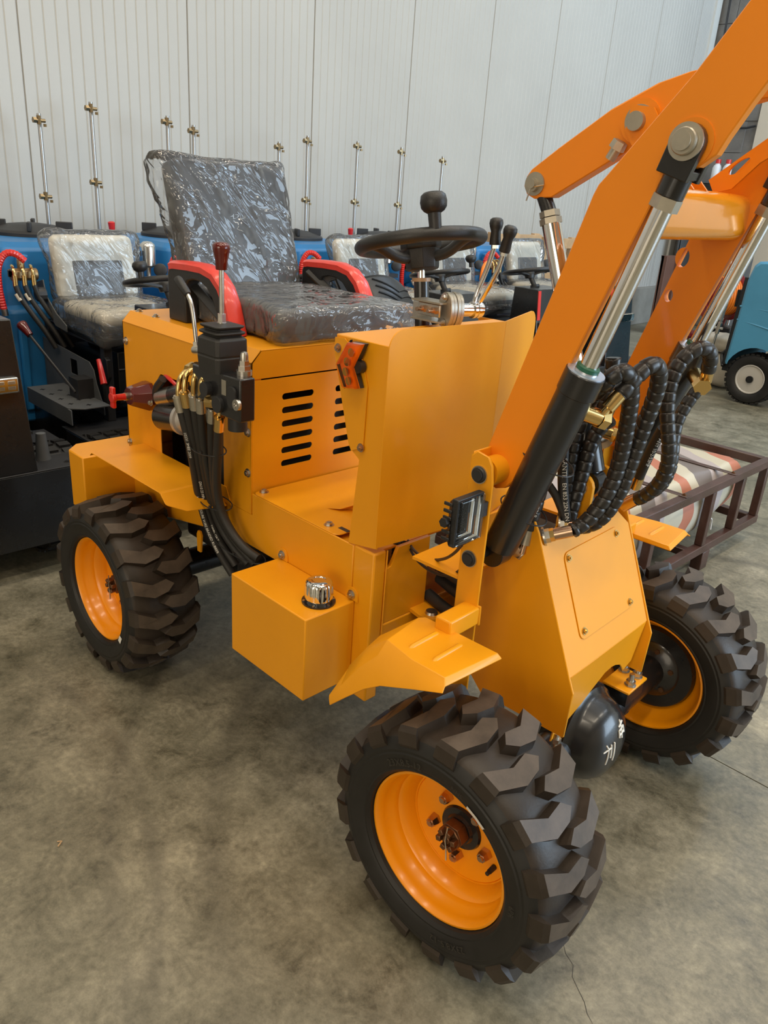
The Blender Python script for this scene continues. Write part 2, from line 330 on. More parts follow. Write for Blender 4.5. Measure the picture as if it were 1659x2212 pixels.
# ------------------------------------------------------------------ the hall
def wall_material(name, col, bump=0.12, bscale=130, vary=0.05, rough=0.5):
    return mat(name, col, rough, vary=vary, vscale=1.3, bump=bump, bscale=bscale)
PAN = wall_material('coated_panel_steel', (0.475, 0.455, 0.41, 1), 0.10, 150, 0.05, 0.46)
BEI = wall_material('cream_wall_paint', (0.62, 0.54, 0.42, 1), 0.05, 60)
CON = mat('grey_block_concrete', (0.20, 0.185, 0.165, 1), 0.8, vary=0.3, vscale=4, bump=0.4, bscale=60)
PLI = mat('plinth_concrete', (0.30, 0.28, 0.24, 1), 0.8, vary=0.2, vscale=5, bump=0.3, bscale=60)

def floor_material():
    m = bpy.data.materials.new('power_floated_concrete'); m.use_nodes = True; n = m.node_tree.nodes; L = m.node_tree.links
    b = n['Principled BSDF']; tc = n.new('ShaderNodeTexCoord')
    def noise(scale, det, rough=0.6, dist=0.0):
        z = n.new('ShaderNodeTexNoise'); z.inputs['Scale'].default_value = scale; z.inputs['Detail'].default_value = det; z.inputs['Roughness'].default_value = rough; z.inputs['Distortion'].default_value = dist
        L.new(tc.outputs['Object'], z.inputs['Vector']); return z
    def ramp(src, stops):
        r = n.new('ShaderNodeValToRGB'); e = r.color_ramp.elements
        while len(e) < len(stops): e.new(0.5)
        for q, (p, c) in zip(e, stops): q.position = p; q.color = c
        L.new(src, r.inputs[0]); return r
    def mix(mode, fac, a, c):
        x = n.new('ShaderNodeMix'); x.data_type = 'RGBA'; x.blend_type = mode
        if isinstance(fac, float): x.inputs[0].default_value = fac
        else: L.new(fac, x.inputs[0])
        for k, q in ((6, a), (7, c)):
            if isinstance(q, tuple): x.inputs[k].default_value = q
            else: L.new(q, x.inputs[k])
        return x.outputs[2]
    big = noise(1.5, 12, 0.70, 0.1); mid = noise(7.5, 12, 0.78, 0.15); fine = noise(60, 10, 0.8)
    c1 = ramp(big.outputs['Fac'], [(0.34, (0.135, 0.126, 0.088, 1)), (0.50, (0.215, 0.196, 0.142, 1)), (0.66, (0.300, 0.272, 0.202, 1))]).outputs[0]
    c2 = ramp(mid.outputs['Fac'], [(0.33, (0.42, 0.41, 0.38, 1)), (0.45, (0.84, 0.83, 0.80, 1)), (0.55, (1.06, 1.05, 1.03, 1)), (0.68, (1.42, 1.40, 1.36, 1))]).outputs[0]
    c3 = ramp(fine.outputs['Fac'], [(0.34, (0.70, 0.70, 0.69, 1)), (0.66, (1.22, 1.22, 1.21, 1))]).outputs[0]
    col = mix('MULTIPLY', 1.0, mix('MULTIPLY', 1.0, c1, c2), c3)
    # dark scuffs left by turning tyres: thin arcs broken up by noise
    sp = n.new('ShaderNodeSeparateXYZ'); L.new(tc.outputs['Object'], sp.inputs[0])
    for cx, cy, R, wd in ((1.55, 0.75, 1.85, 0.035), (1.75, 0.65, 1.62, 0.05), (0.2, -2.2, 1.5, 0.03)):
        cb = n.new('ShaderNodeVectorMath'); cb.operation = 'DISTANCE'; cb.inputs[1].default_value = (cx, cy, 0); L.new(tc.outputs['Object'], cb.inputs[0])
        s1 = n.new('ShaderNodeMath'); s1.operation = 'SUBTRACT'; s1.inputs[1].default_value = R; L.new(cb.outputs['Value'], s1.inputs[0])
        s2 = n.new('ShaderNodeMath'); s2.operation = 'ABSOLUTE'; L.new(s1.outputs[0], s2.inputs[0])
        r = n.new('ShaderNodeMapRange'); r.inputs[1].default_value = wd; r.inputs[2].default_value = wd*0.2; r.inputs[3].default_value = 0; r.inputs[4].default_value = 0.45; L.new(s2.outputs[0], r.inputs[0])
        g = n.new('ShaderNodeMapRange'); g.inputs[1].default_value = 0.42; g.inputs[2].default_value = 0.6; L.new(big.outputs['Fac'], g.inputs[0])
        k = n.new('ShaderNodeMath'); k.operation = 'MULTIPLY'; L.new(r.outputs[0], k.inputs[0]); L.new(g.outputs[0], k.inputs[1])
        col = mix('MIX', k.outputs[0], col, (0.05, 0.045, 0.035, 1))
    L.new(col, b.inputs['Base Color'])
    rr = n.new('ShaderNodeMapRange'); rr.inputs[1].default_value = 0.3; rr.inputs[2].default_value = 0.7; rr.inputs[3].default_value = 0.30; rr.inputs[4].default_value = 0.52
    L.new(mid.outputs['Fac'], rr.inputs[0]); L.new(rr.outputs[0], b.inputs['Roughness'])
    bp = n.new('ShaderNodeBump'); bp.inputs['Strength'].default_value = 0.15; bp.inputs['Distance'].default_value = 0.004; L.new(fine.outputs['Fac'], bp.inputs['Height']); L.new(bp.outputs[0], b.inputs['Normal'])
    return m
FLO = floor_material()
JNT = mat('joint_filler', (0.05, 0.045, 0.04, 1), 0.8)
fl = part('floor', M().bb(-3.75, 9.5, -9.3, 9.85, -0.2, -0.012), JNT, kind='structure', smooth=0)
ys = [-9.3, -7.21, -3.31, 0.592, 4.50, 8.4, 9.85]
for a, b in zip(ys, ys[1:]):
    part('slab', M().bb(-3.75, 9.5, a+0.002, b-0.002, -0.012, 0), FLO, fl, smooth=0)

def floor_line(nm, pts, wd):
    q = [V((a, b, 0)) for a, b in pts]; vs = []
    for i, c in enumerate(q):
        t = (q[min(i+1, len(q)-1)]-q[max(i-1, 0)]).normalized(); n_ = V((-t.y, t.x, 0))*wd*(1 if 0 < i < len(q)-1 else .3)
        vs += [c+n_+V((0, 0, .0004)), c-n_+V((0, 0, .0004))]
    part(nm, M().add(vs, [(2*i, 2*i+1, 2*i+3, 2*i+2) for i in range(len(q)-1)]), JNT, fl, smooth=0)
floor_line('hairline_crack', [(1.583, -0.276), (1.607, -0.3), (1.633, -0.311), (1.647, -0.336), (1.673, -0.352), (1.695, -0.365), (1.712, -0.382), (1.731, -0.392)], .0007)

# the panelled wall runs behind the row of machines, 3.5 degrees off square to the loader
WN = V((cos(rad(183.5)), sin(rad(183.5)), 0)); WT = V((WN.y, -WN.x, 0)); W0 = V((2.11734, -1.48662, 0)) + WN*4.86
def wp(s, out, z): return W0 + WT*s - WN*out + V((0, 0, z))
wb = part('wall_back', M().hexa([wp(-7.8, -0.01, -.2), wp(11.6, -0.01, -.2), wp(11.6, -0.12, -.2), wp(-7.8, -0.12, -.2)],
                                [wp(-7.8, -0.01, 7), wp(11.6, -0.01, 7), wp(11.6, -0.12, 7), wp(-7.8, -0.12, 7)]), PAN, kind='structure', smooth=0)
def wall_panel(s0, s1):
    g = []; nr = 15; p = (s1-s0)/nr
    for i in range(nr):
        a = s0 + p*i
        g += [(a, -0.0040), (a+0.006, 0.0), (a+p-0.006, 0.0)]
    g.append((s1, -0.0040)); g[0] = (s0+0.004, -0.006); g[-1] = (s1-0.004, -0.006)
    g = [(s0+0.004, -0.012)] + g + [(s1-0.004, -0.012)]
    vs = [wp(a, h, z) for a, h in g for z in (0.50, 6.95)]
    return M().add(vs, [(2*i, 2*i+2, 2*i+3, 2*i+1) for i in range(len(g)-1)])
for k in range(-9, 9):
    s0 = 2.298 + 1.1*k; s1 = min(s0+1.1, 11.6)
    part('wall_panel', wall_panel(s0, s1), PAN, wb, smooth=12)
part('baseboard_back', M().hexa([wp(-7.8, 0.07, 0), wp(11.6, 0.07, 0), wp(11.6, -0.012, 0), wp(-7.8, -0.012, 0)], [wp(-7.8, 0.07, 0.5), wp(11.6, 0.07, 0.5), wp(11.6, -0.012, 0.5), wp(-7.8, -0.012, 0.5)]), PLI, kind='structure', smooth=0, bevel=0.008)
part('trim_1', M().hexa([wp(11.46, 0.03, 0), wp(11.62, 0.03, 0), wp(11.62, 0, 0), wp(11.46, 0, 0)], [wp(11.46, 0.03, 6.95), wp(11.62, 0.03, 6.95), wp(11.62, 0, 6.95), wp(11.46, 0, 6.95)]), mat('white_corner_trim', (0.66, 0.64, 0.58, 1), 0.4), kind='structure', smooth=0)
# right-hand end wall: a strip of grey blockwork, then cream
wr = part('wall_right', M().bb(-3.75, 9.5, 9.86, 10.0, -.2, 7), CON, kind='structure', smooth=0)
for j in range(12):
    for i in range(2):
        x0 = -3.50 + 0.44*i + (0.0 if j % 2 else -0.14); x1 = min(x0+0.434, -2.63)
        if i == 1 and j % 2 == 0: pass
        part('block', M().bb(x0, x1, 9.845, 9.87, 0.38*j+0.004, 0.38*(j+1)-0.004), CON, wr, smooth=0, bevel=0.003, seg=1)
part('cream_facing', M().bb(-2.62, 9.5, 9.83, 9.87, 0, 7), BEI, wr, smooth=0, label='cream painted part of the end wall')
cab = M().tube(smoothpath([(-3.34, 9.80, 6.9), (-3.33, 9.80, 4.2), (-3.31, 9.80, 3.0), (-3.2, 9.80, 2.55), (-2.8, 9.80, 2.52), (-2.62, 9.8, 2.60)], 0.1), 0.014, 8)
part('cable', cab, PLA, wr)
# outside the picture: the other walls with their door openings and the roof
part('wall_front', M().bb(9.5, 9.7, -9.3, 2.4, -.2, 7).bb(9.5, 9.7, 8.6, 9.85, -.2, 7).bb(9.5, 9.7, 2.4, 8.6, 5.0, 7), BEI, kind='structure', smooth=0)
part('wall_left', M().bb(-3.0, 1.7, -9.5, -9.3, -.2, 7).bb(6.3, 9.7, -9.5, -9.3, -.2, 7).bb(1.7, 6.3, -9.5, -9.3, 4.5, 7), BEI, kind='structure', smooth=0)
part('ceiling', M().bb(-3.75, 9.7, -9.5, 10.0, 7.0, 7.15), mat('roof_sheet', (0.55, 0.53, 0.5, 1), 0.6), kind='structure', smooth=0)
# ------------------------------------------------------------------ the loader
LD = thing('wheel_loader', 'large yellow-orange compact loader with raised arms and open driver seat', 'loader', (0.7, 0, 0))

def wheel(c, sg, F, label, text=False):
    cx, cy, cz = c
    def Q(r, th, o): return V((cx + r*cos(th), cy + sg*o, cz + r*sin(th)))
    def lath(mb, prof, n=56, m=0, close=False):
        k = len(prof); vs = [Q(r, 2*pi*i/n, o) for i in range(n) for r, o in prof]; kk = k if close else k-1
        return mb.add(vs, [(i*k+q, ((i+1) % n)*k+q, ((i+1) % n)*k+(q+1) % k, i*k+(q+1) % k) for i in range(n) for q in range(kk)], m)
    rim = M()
    lath(rim, [(.158, .087), (.1625, .093), (.167, .092), (.168, .086), (.160, .080), (.1565, .074), (.155, .056), (.149, .050), (.1475, .036), (.139, .030), (.1365, .018), (.1290, .008), (.1275, -.03), (.136, -.036), (.150, -.05), (.1565, -.074), (.160, -.080), (.168, -.086), (.167, -.092), (.1625, -.093), (.158, -.087), (.153, -.07), (.147, -.052), (.133, -.040), (.1245, -.03), (.1255, .008), (.134, .020), (.1365, .031), (.145, .038), (.147, .052), (.1525, .058), (.154, .074)], 64, close=True)
    lath(rim, [(.1262, .004), (.1225, .004), (.1215, .0015), (.1205, .004), (.085, .002), (.06, .003), (.0, .003)], 48)
    lath(rim, [(.1262, -.004), (.085, -.005), (.0, -.005)], 48)
    w = part('wheel', rim, RIM, LD, F, 40, label=label)
    ty = M()
    sw_ = [(.168, .088), (.171, .099), (.178, .106), (.182, .1055), (.190, .110), (.2145, .1135), (.218, .1115), (.224, .1125), (.232, .1095), (.246, .101)]
    lath(ty, sw_, 72, 1); lath(ty, [(r, -o) for r, o in sw_], 72, 1)
    lath(ty, [(.246, .101), (.2555, .086), (.2595, .05), (.261, 0), (.2595, -.05), (.2555, -.086), (.246, -.101)], 72, 0)
    def top(y): return .2835 - .011*(abs(y)/.1)**2
    out = [(.101, -.023), (.046, .007), (.002, .000), (-.021, .0195), (.002, .039), (.046, .047), (.101, .023)]
    N = 17
    for s2 in (-1, 1):
        for i in range(N):
            t0 = 2*pi*(i + (.5 if s2 > 0 else 0))/N + .05
            def U3(y, s, r): return Q(r, t0 - s/.29, y*s2*-1)
            cy_, cs_ = .035, .026
            b = len(ty.v); n = len(out)
            vs = [U3(y, s, top(y)) for y, s in out]
            for y, s in out:      # foot of the lug, spread outwards with draft
                ey = .008 if y < 0 else .0
                dy = -.007 if y < .03 else 0; ds = (.007 if (s > .0205 and y < .09) or (y > .09 and s > 0) else -.007) if abs(s-.0195) > .004 else 0
                vs.append(U3(y+dy, s+ds, .254 if y < .09 else .244))
            # shoulder: the lug runs down the sidewall
            vs += [U3(.1095, -.026, .2625), U3(.1095, .026, .2625), U3(.1145, -.029, .238), U3(.1145, .029, .238), U3(.106, -.031, .222), U3(.106, .031, .222)]
            ty.add(vs, [tuple(range(n))], 2); b = len(ty.v); fs = []
            for j in range(n-1): fs.append((j, n+j, n+j+1, j+1))
            T = 2*n
            fs += [(0, n-1, T+1, T), (T, T+1, T+3, T+2), (T+2, T+3, T+5, T+4), (0, T, T+2, T+4, n), (n-1, 2*n-1, T+5, T+3, T+1)]
            ty.add(vs, fs, 0)
    tyre = part('tyre', ty, [RUB, WAL, DUS], w, F, 28)
    hub = M(); lath(hub, [(0, .016), (.030, .016), (.034, .010), (.047, .009), (.050, .0035)], 32)
    part('hub_flange', hub, BLK, w, F, 40)
    ax = V((0, sg, 0)); hc = Q(0, 0, .016)
    nut = M().cyl(hc, hc+ax*.026, .0305, .0305, 6).cyl(hc+ax*.026, hc+ax*.030, .0265, .025, 12)
    for i in range(6):
        a = 2*pi*i/6+.26
        if i == 5: pass
        nut.box(hc+ax*.036+V((cos(a), 0, sin(a)))*.0185, (.0115, .016, .0115), Matrix.Rotation(-a, 3, 'Y'))
    nut.cyl(hc+ax*.022, hc+ax*.040, .0105, .0085, 14)
    part('castle_nut', nut, BRN, w, F, 30, bevel=.0012, seg=1)
    pin = M().tube([hc+ax*.042+V((.002, 0, .038)), hc+ax*.043+V((0, 0, .004)), hc+ax*.042+V((.004, 0, -.016)), hc+ax*.046+V((.010, 0, -.040))], .0019, 6)
    part('cotter_pin', pin, STE, w, F)
    for i in range(5):
        a = 2*pi*i/5 + .95; p = Q(.070, a, .003)
        part('lug_nut', M().cyl(p, p+ax*.010, .0142, .0135, 6).cyl(p+ax*.010, p+ax*.020, .0135, .0105, 6).cyl(p+ax*.020, p+ax*.024, .007, .0065, 10), COP, w, F, 30)
    if text:
        vt = M(); p = Q(.098, -.42, .004); vt.cyl(p, p+ax*.018, .006, .0055, n=12).cyl(p+ax*.018, p+ax*.026, .0045, n=10); part('valve_stem', vt, PLA, w, F)
        for txt, th0, size, r0 in (('23X8.5-12', rad(128), .021, .190), ('NHS', rad(80), .014, .193), ('6PR', rad(8), .016, .192), ('23X8.5-12', rad(-55), .021, .190)):
            vs, fs = text_mesh(txt, size)
            part('sidewall_lettering', M().add([Q(r0+v.y, th0 - v.x/r0, .1132+.0012*(1 if v.y < .018 else .6)) for v in vs], fs), EMB, w, F, 0)
        a = rad(60); vs = [Q(r, t, .1106 if r > .185 else .1062) for r, t in ((.1790, a+.13), (.1905, a+.13), (.1905, a), (.1905, a-.13), (.1790, a-.13), (.1790, a))]
        part('tyre_sticker', M().add([v + ax*.0012 for v in vs], [(0, 1, 2, 5), (5, 2, 3, 4)]), INK, w, F, 0)
    else:
        a = rad(-29); vs = [Q(r, t, .1115) for r, t in ((.186, a+.07), (.200, a+.07), (.200, a-.07), (.186, a-.07))]
        if sg < 0: part('tyre_sticker', M().add([v + ax*.002 for v in vs], [(0, 1, 2, 3)]), INK, w, F, 0)
    if sg > 0:
        dr = M(); lath(dr, [(.0, -.075), (.035, -.075), (.055, -.062), (.078, -.058), (.085, -.050), (.120, -.046), (.126, -.030), (.126, -.006)], 40)
        part('brake_drum', dr, BLK, w, F, 40)
        for i in range(6):
            a = 2*pi*i/6+.3; p = Q(.066, a, -.058); part('drum_bolt', M().cyl(p, p-ax*.006, .008, n=6), BRN, w, F)
    return w
wheel((1.36982, -.465, .285), -1, True, 'front wheel nearest the viewer', True)
wheel((1.36982, .465, .285), 1, True, 'front wheel on the far side, its inner face showing a black hub')
wheel((0, -.465, .285), -1, False, 'rear wheel on the near side')
wheel((0, .465, .285), 1, False, 'rear wheel on the far side')

# --- rear half: hood, bumper, fenders, chassis, tank
hood = M()
hood.plate([(-.185, .655), (.495, .655), (.495, 1.070), (-.185, 1.070)], (0, -.333, 0), (1, 0, 0), (0, 0, 1), -.0035,
           [[(.036, .690), (.364, .690), (.364, .93), (.350, .948), (.036, .948), (.022, .935), (.022, .70)]])
hood.plate([(-.185, .655), (.495, .655), (.495, 1.070), (-.185, 1.070)], (0, .333, 0), (1, 0, 0), (0, 0, 1), .0035)
for s in (-1, 1):
    hood.hexa([(-.185, s*.333, 1.070), (.495, s*.333, 1.070), (.495, s*.305, 1.100), (-.185, s*.305, 1.100)], [(-.185, s*.329, 1.068), (.495, s*.329, 1.068), (.495, s*.303, 1.096), (-.185, s*.303, 1.096)])
hood.bb(-.185, .495, -.305, .305, 1.0965, 1.100)
def front_sheet(x, z0, z1, t=.003):
    return [(-.333, z0), (.333, z0), (.333, min(z1, 1.07)), (.305, z1), (-.305, z1), (-.333, min(z1, 1.07))] if z1 > 1.07 else [(-.333, z0), (.333, z0), (.333, z1), (-.333, z1)]
hood.plate(front_sheet(.495, 1.026, 1.0985), (.492, 0, 0), (0, 1, 0), (0, 0, 1), .003)
hood.plate(front_sheet(0, .655, 1.0985), (-.185, 0, 0), (0, 1, 0), (0, 0, 1), .003)
for s in (-1, 1): hood.bb(.4905, .492, s*.333, s*.300, .655, 1.026)
H = part('engine_hood', hood, YEL, LD, smooth=30, bevel=.0015, seg=1)
slots = []
for cy in (-.1795, .008, .195):
    for i in range(6):
        z = .970 - .0376*i; slots.append(rrect(cy-.0545, cy+.0545, z-.009, z+.009, .0088, 4))
part('vent_panel', M().plate([(-.330, .657), (.330, .657), (.330, 1.022), (-.330, 1.022)], (.4925, 0, 0), (0, 1, 0), (0, 0, 1), .003, slots), YEL, H, smooth=30)
for x, z in ((.481, .884), (.481, .771), (-.166, 1.012), (-.177, .683)):
    part('hood_bolt', M().bolt((x, -.333, z), (0, -1, 0), .0085, .006), STE, H)
part('keyhole', M().cyl((.485, -.3335, 1.002), (.485, -.3345, 1.002), .007, n=14).bb(.482, .488, -.3345, -.3335, .990, 1.012), BRN, H)
for x, y in ((-.156, -.29), (-.048, -.294)):
    part('hood_bolt', M().bolt((x, y, 1.100), (0, 0, 1), .008, .005), STE, H)
part('hood_dark_box', M().bb(-.15, .44, -.20, .26, .50, .93).bb(.05, .36, -.27, .2, .42, .80), SAT, LD, smooth=0, bevel=.01)  # plain dark boxes added inside the hood so vents and side opening look dark
st = M().cyl((.045, -.335, .880), (.125, -.335, .905), .029, n=24).cyl((.035, -.335, .877), (.046, -.335, .8805), .024, n=20)
stw = part('starter_motor', st, STE, LD, label='silver starter motor with a black end cap')
part('solenoid_case', M().cyl((.120, -.335, .9035), (.205, -.335, .930), .0305, n=24), BLK, stw)
part('motor_case', M().cyl((.045, -.330, .822), (.150, -.330, .838), .043, n=28).lathe([(0, -.012), (.03, -.012), (.040, -.004), (.042, 0)], (.045, -.330, .822), (1, 0, .152), 24), BLK, stw)
part('nose_casting', M().cyl((.150, -.330, .838), (.205, -.330, .846), .043, .030, n=28).cyl((.155, -.33, .839), (.170, -.33, .841), .047, n=28).cyl((.20, -.33, .845), (.24, -.33, .85), .02, n=16), mat('cast_aluminium', (.55, .53, .5, 1), .45, metal=.7), stw)
part('battery_cable', M().tube(smoothpath([(.02, -.30, .93), (.04, -.335, .955), (.10, -.345, .955), (.13, -.33, .93)]), .006, 8), RED, stw)
part('wire_loom', M().tube(smoothpath([(.02, -.31, .83), (.012, -.345, .86), (.03, -.36, .91), (.08, -.35, .945)]), .012, 10), PLA, stw)

bp = M()
prof = [(-.165, -.503), (-.265, -.503), (-.312, -.457), (-.312, .457), (-.265, .503), (-.165, .503)]
bp.plate(prof, (0, 0, .470), (1, 0, 0), (0, 1, 0), .190)
part('rear_bumper', bp, YEL, LD, bevel=.004, seg=2)

def rear_fender(s):
    m = M(); y0, y1 = s*.507, s*.333; t = .003
    sec = [(-.100, .690), (-.088, .700), (.312, .700), (.320, .697), (.350, .660), (.372, .650)]
    # top sheet, rolled down at the back and bent down at the front; the outer bottom corner of the flap is rounded
    for (xa, za), (xb, zb) in zip(sec[:4], sec[1:4]):
        m.hexa([(xa, y0, za-t), (xb, y0, zb-t), (xb, y1, zb-t), (xa, y1, za-t)], [(xa, y0, za), (xb, y0, zb), (xb, y1, zb), (xa, y1, za)])
    o = V((.320, y1, .697)); ex = V((0, s*1.0, 0)); ey = V((.050, 0, -.048)).normalized()
    W = .174
    pts = [(0, 0), (W, 0)] + [(W-.012+.012*cos(a), .030+.012*sin(a)) for a in (0, .5, 1.0)] + [(W-.05, .068), (.0, .082)]
    m.plate(pts, o, ex, ey, t*(1 if s < 0 else -1))
    return m
FE = part('rear_fender', rear_fender(-1), YEL, LD, bevel=.001, seg=1)
part('rear_fender', rear_fender(1), YEL, LD, bevel=.001, seg=1)
part('fender_gusset', M().plate([(.372, .652), (.405, .652), (.380, .700), (.322, .699)], (0, -.334, 0), (1, 0, 0), (0, 0, 1), .003), YEL, FE)

ch = M()
for s in (-1, 1): ch.plate([(-.20, .44), (.40, .56), (.9075, .56), (.9075, .7165), (.4975, .7165), (.4975, .6545), (-.20, .6545)], (0, s*.333, 0), (1, 0, 0), (0, 0, 1), s*.006)
ch.bb(.50, .950, -.326, .326, .700, .706).bb(-.2, .9, -.15, .15, .40, .47)
CH = part('chassis', ch, YEL, LD, bevel=.003)
# open post under the dash and the plate that carries the articulation ears
po = M().bb(.908, .978, -.333, -.292, .311, .720).bb(.908, .978, .292, .333, .311, .720).bb(.96, .978, -.292, .292, .335, .52)
part('front_post', po, YEL, CH, bevel=.005)
part('end_plate', M().plate([(-.2915, .521), (-.2915, .665), (-.272, .672), (-.262, .690), (-.25, .716), (-.14, .716), (-.14, .521)], (.966, 0, 0), (0, 1, 0), (0, 0, 1), .010), YEL, CH)
part('end_plate', M().plate([(.2915, .521), (.2915, .716), (.06, .716), (.06, .521)], (.966, 0, 0), (0, 1, 0), (0, 0, 1), .010), YEL, CH)
part('weld_bead', M().tube([(.979, -.2915, .50), (.979, -.2915, .72)], .002, 6), YEL, CH)
# articulation ears with their pin, and the black steering-ram eye between them
for z in (.520, .470):
    ear = [(.970, -.190), (1.010, -.197)] + [(1.025+.030*cos(a), -.165+.030*sin(a)) for a in [rad(-70+i*28) for i in range(6)]] + [(.970, -.112)]
    part('pivot_ear', M().plate(ear, (0, 0, z), (1, 0, 0), (0, 1, 0), .010), YEL, CH, bevel=.001, seg=1)
part('pivot_pin', M().cyl((1.025, -.165, .44), (1.025, -.165, .533), .012, n=16).cyl((1.025, -.165, .530), (1.025, -.165, .536), .017, .014, n=20), STE, CH)
part('steering_ram', M().cyl((1.025, -.165, .481), (1.025, -.165, .519), .028, n=24).tube([(1.03, -.165, .50), (1.08, -.15, .495)], .020, 14).cyl((1.075, -.152, .495), (1.30, -.085, .49), .024, n=18).cyl((1.085, -.149, .495), (1.105, -.143, .495), .028, n=6), BLK, CH)
part('centre_pivot', M().bb(.96, 1.10, -.09, .09, .40, .44).bb(.96, 1.10, -.09, .09, .60, .64).cyl((1.03, 0, .38), (1.03, 0, .66), .03, n=20), SAT, CH)

fp = M().plate([(-.327, .0), (-.327, .33), (-.312, .345), (.327, .345), (.327, 0)], (.4985, 0, .7165), (0, 1, 0), (1, 0, 0), -.004) if False else M().plate(rrect(.500, .845, -.332, .332, .018, 4), (0, 0, .7165), (1, 0, 0), (0, 1, 0), .0035, [[(.842, -.30), (.842, -.285), (.815, -.285), (.815, -.30)]] if False else ())
FP = part('floor_plate', fp, YEL, LD, bevel=.001, seg=1)
for x, y in ((.514, -.304), (.786, -.306), (.514, .304)): part('floor_bolt', M().bolt((x, y, .720), (0, 0, 1), .009, .006), STE, FP)
part('pedal_slot', M().bb(.812, .846, -.300, -.287, .7195, .7203), PLA, FP)
part('bent_pedal_flap', M().add([(.700, -.24, .7205), (.735, -.225, .726), (.77, -.18, .745), (.79, -.12, .750), (.79, -.12, .7205), (.74, -.19, .7205)], [(0, 1, 5), (1, 2, 5), (2, 3, 4, 5)]), YEL, FP, smooth=0)

tk = M().bb(.6256, .9226, -.4866, -.3335, .3536, .5759)
TK = part('hydraulic_tank', tk, YEL, LD, bevel=.003, label='boxy yellow oil tank on the side')
for x in (.640, .913): part('mounting_tab', M().plate([(x-.022, .5765)] + [(x+.022*cos(a), .588+.022*sin(a)) for a in [rad(180-i*30) for i in range(7)]] + [(x+.022, .5765)], (0, -.3335, 0), (1, 0, 0), (0, 0, 1), .003), YEL, TK)
for x in (.640, .913): part('tank_bolt', M().bolt((x, -.3365, .590), (0, -1, 0), .0085, .006), STE, TK)
cap = M().cyl((.872, -.405, .5759), (.872, -.405, .580), .041, n=32)
part('cap_flange', cap, BLK, TK)
for i in range(6): a = 2*pi*i/6; part('cap_screw', M().cyl((.872+.036*cos(a), -.405+.036*sin(a), .580), (.872+.036*cos(a), -.405+.036*sin(a), .5825), .0035, n=8), STE, TK)
cm = M(); nn = 96; pr = [(.0335, .588), (.0345, .594), (.0345, .606), (.0335, .622), (.0315, .630), (.026, .634), (.016, .635), (.0155, .6335), (.0, .6335)]
vs = []
for i in range(nn):
    a = 2*pi*i/nn
    for q, (r, z) in enumerate(pr):
        fl = .0022*max(0, cos(12*a)) if 1 <= q <= 3 else 0
        vs.append((.872+(r-fl)*cos(a), -.405+(r-fl)*sin(a), z))
k = len(pr); cm.add(vs, [(i*k+q, ((i+1) % nn)*k+q, ((i+1) % nn)*k+q+1, i*k+q+1) for i in range(nn) for q in range(k-1)])
cm.cyl((.872, -.405, .580), (.872, -.405, .589), .030, n=32)
part('filler_cap', cm, CHR, TK, smooth=50, label='fluted chrome filler cap')

# --- dash tower
tw = M()
tw.plate([(.985, .735), (.985, 1.198), (.813, 1.196), (.872, .960), (.884, .944), (.907, .930), (.887, .716)][::-1], (0, -.333, 0), (1, 0, 0), (0, 0, 1), -.003)
tw.plate([(.985, .735), (.985, 1.198), (.813, 1.196), (.872, .960), (.907, .930), (.887, .716)][::-1], (-.055, .228, 0), (1, 0, 0), (0, 0, 1), .003)
tw.plate([(.8135, -.3325), (.984, -.3325), (.984, .044), (.930, .225), (.8135, .225)], (0, 0, 1.194), (1, 0, 0), (0, 1, 0), .003)
TW = part('dash_tower', tw, YEL, LD, bevel=.0015, seg=1)
fr = M()
r = .040
left = [(-.341+r+r*cos(a), 1.232-r+r*sin(a)) for a in [rad(180-i*15) for i in range(7)]]
fr.plate([(.045, .722), (-.341, .742)] + left + [(.045, 1.2285)], (.985, 0, 0), (0, 1, 0), (0, 0, 1), .003)
ex = V((-.065, .215, 0)).normalized(); L2 = .225
right = [(L2-r+r*cos(a), 1.236-r+r*sin(a)) for a in [rad(i*15) for i in range(7)]]
fr.plate([(0, .722), (L2, .712)] + right + [(0, 1.2285)], (.985, .045, 0), ex, (0, 0, 1), .003)
part('front_shield', fr, YEL, TW, smooth=20)
br = M().plate([(.8135, 1.190), (.845, 1.192), (.905, 1.155), (.925, 1.10), (.922, .965), (.884, .946), (.874, .962), (.8135, 1.155)], (0, -.3365, 0), (1, 0, 0), (0, 0, 1), -.002)
part('side_bracket', br, YEL, TW, smooth=0)
for x, z in ((.826, 1.168), (.916, .962)): part('tower_bolt', M().bolt((x, -.3365, z), (0, -1, 0), .007, .005), COP, TW)
part('hole_plug', M().lathe([(0, .004), (.013, .004), (.015, .002), (.015, 0)], (.945, -.245, 1.197), (0, 0, 1), 24).lathe([(.019, 0), (.019, .005), (.015, .006), (.015, 0)], (.945, -.245, 1.197), (0, 0, 1), 24), PLA, TW)
il = M().plate([(.887, 1.193), (.926, 1.195), (.897, 1.140), (.919, 1.099), (.877, 1.093), (.852, 1.140)], (0, -.352, 0), (1, 0, 0), (0, 0, 1), .012)
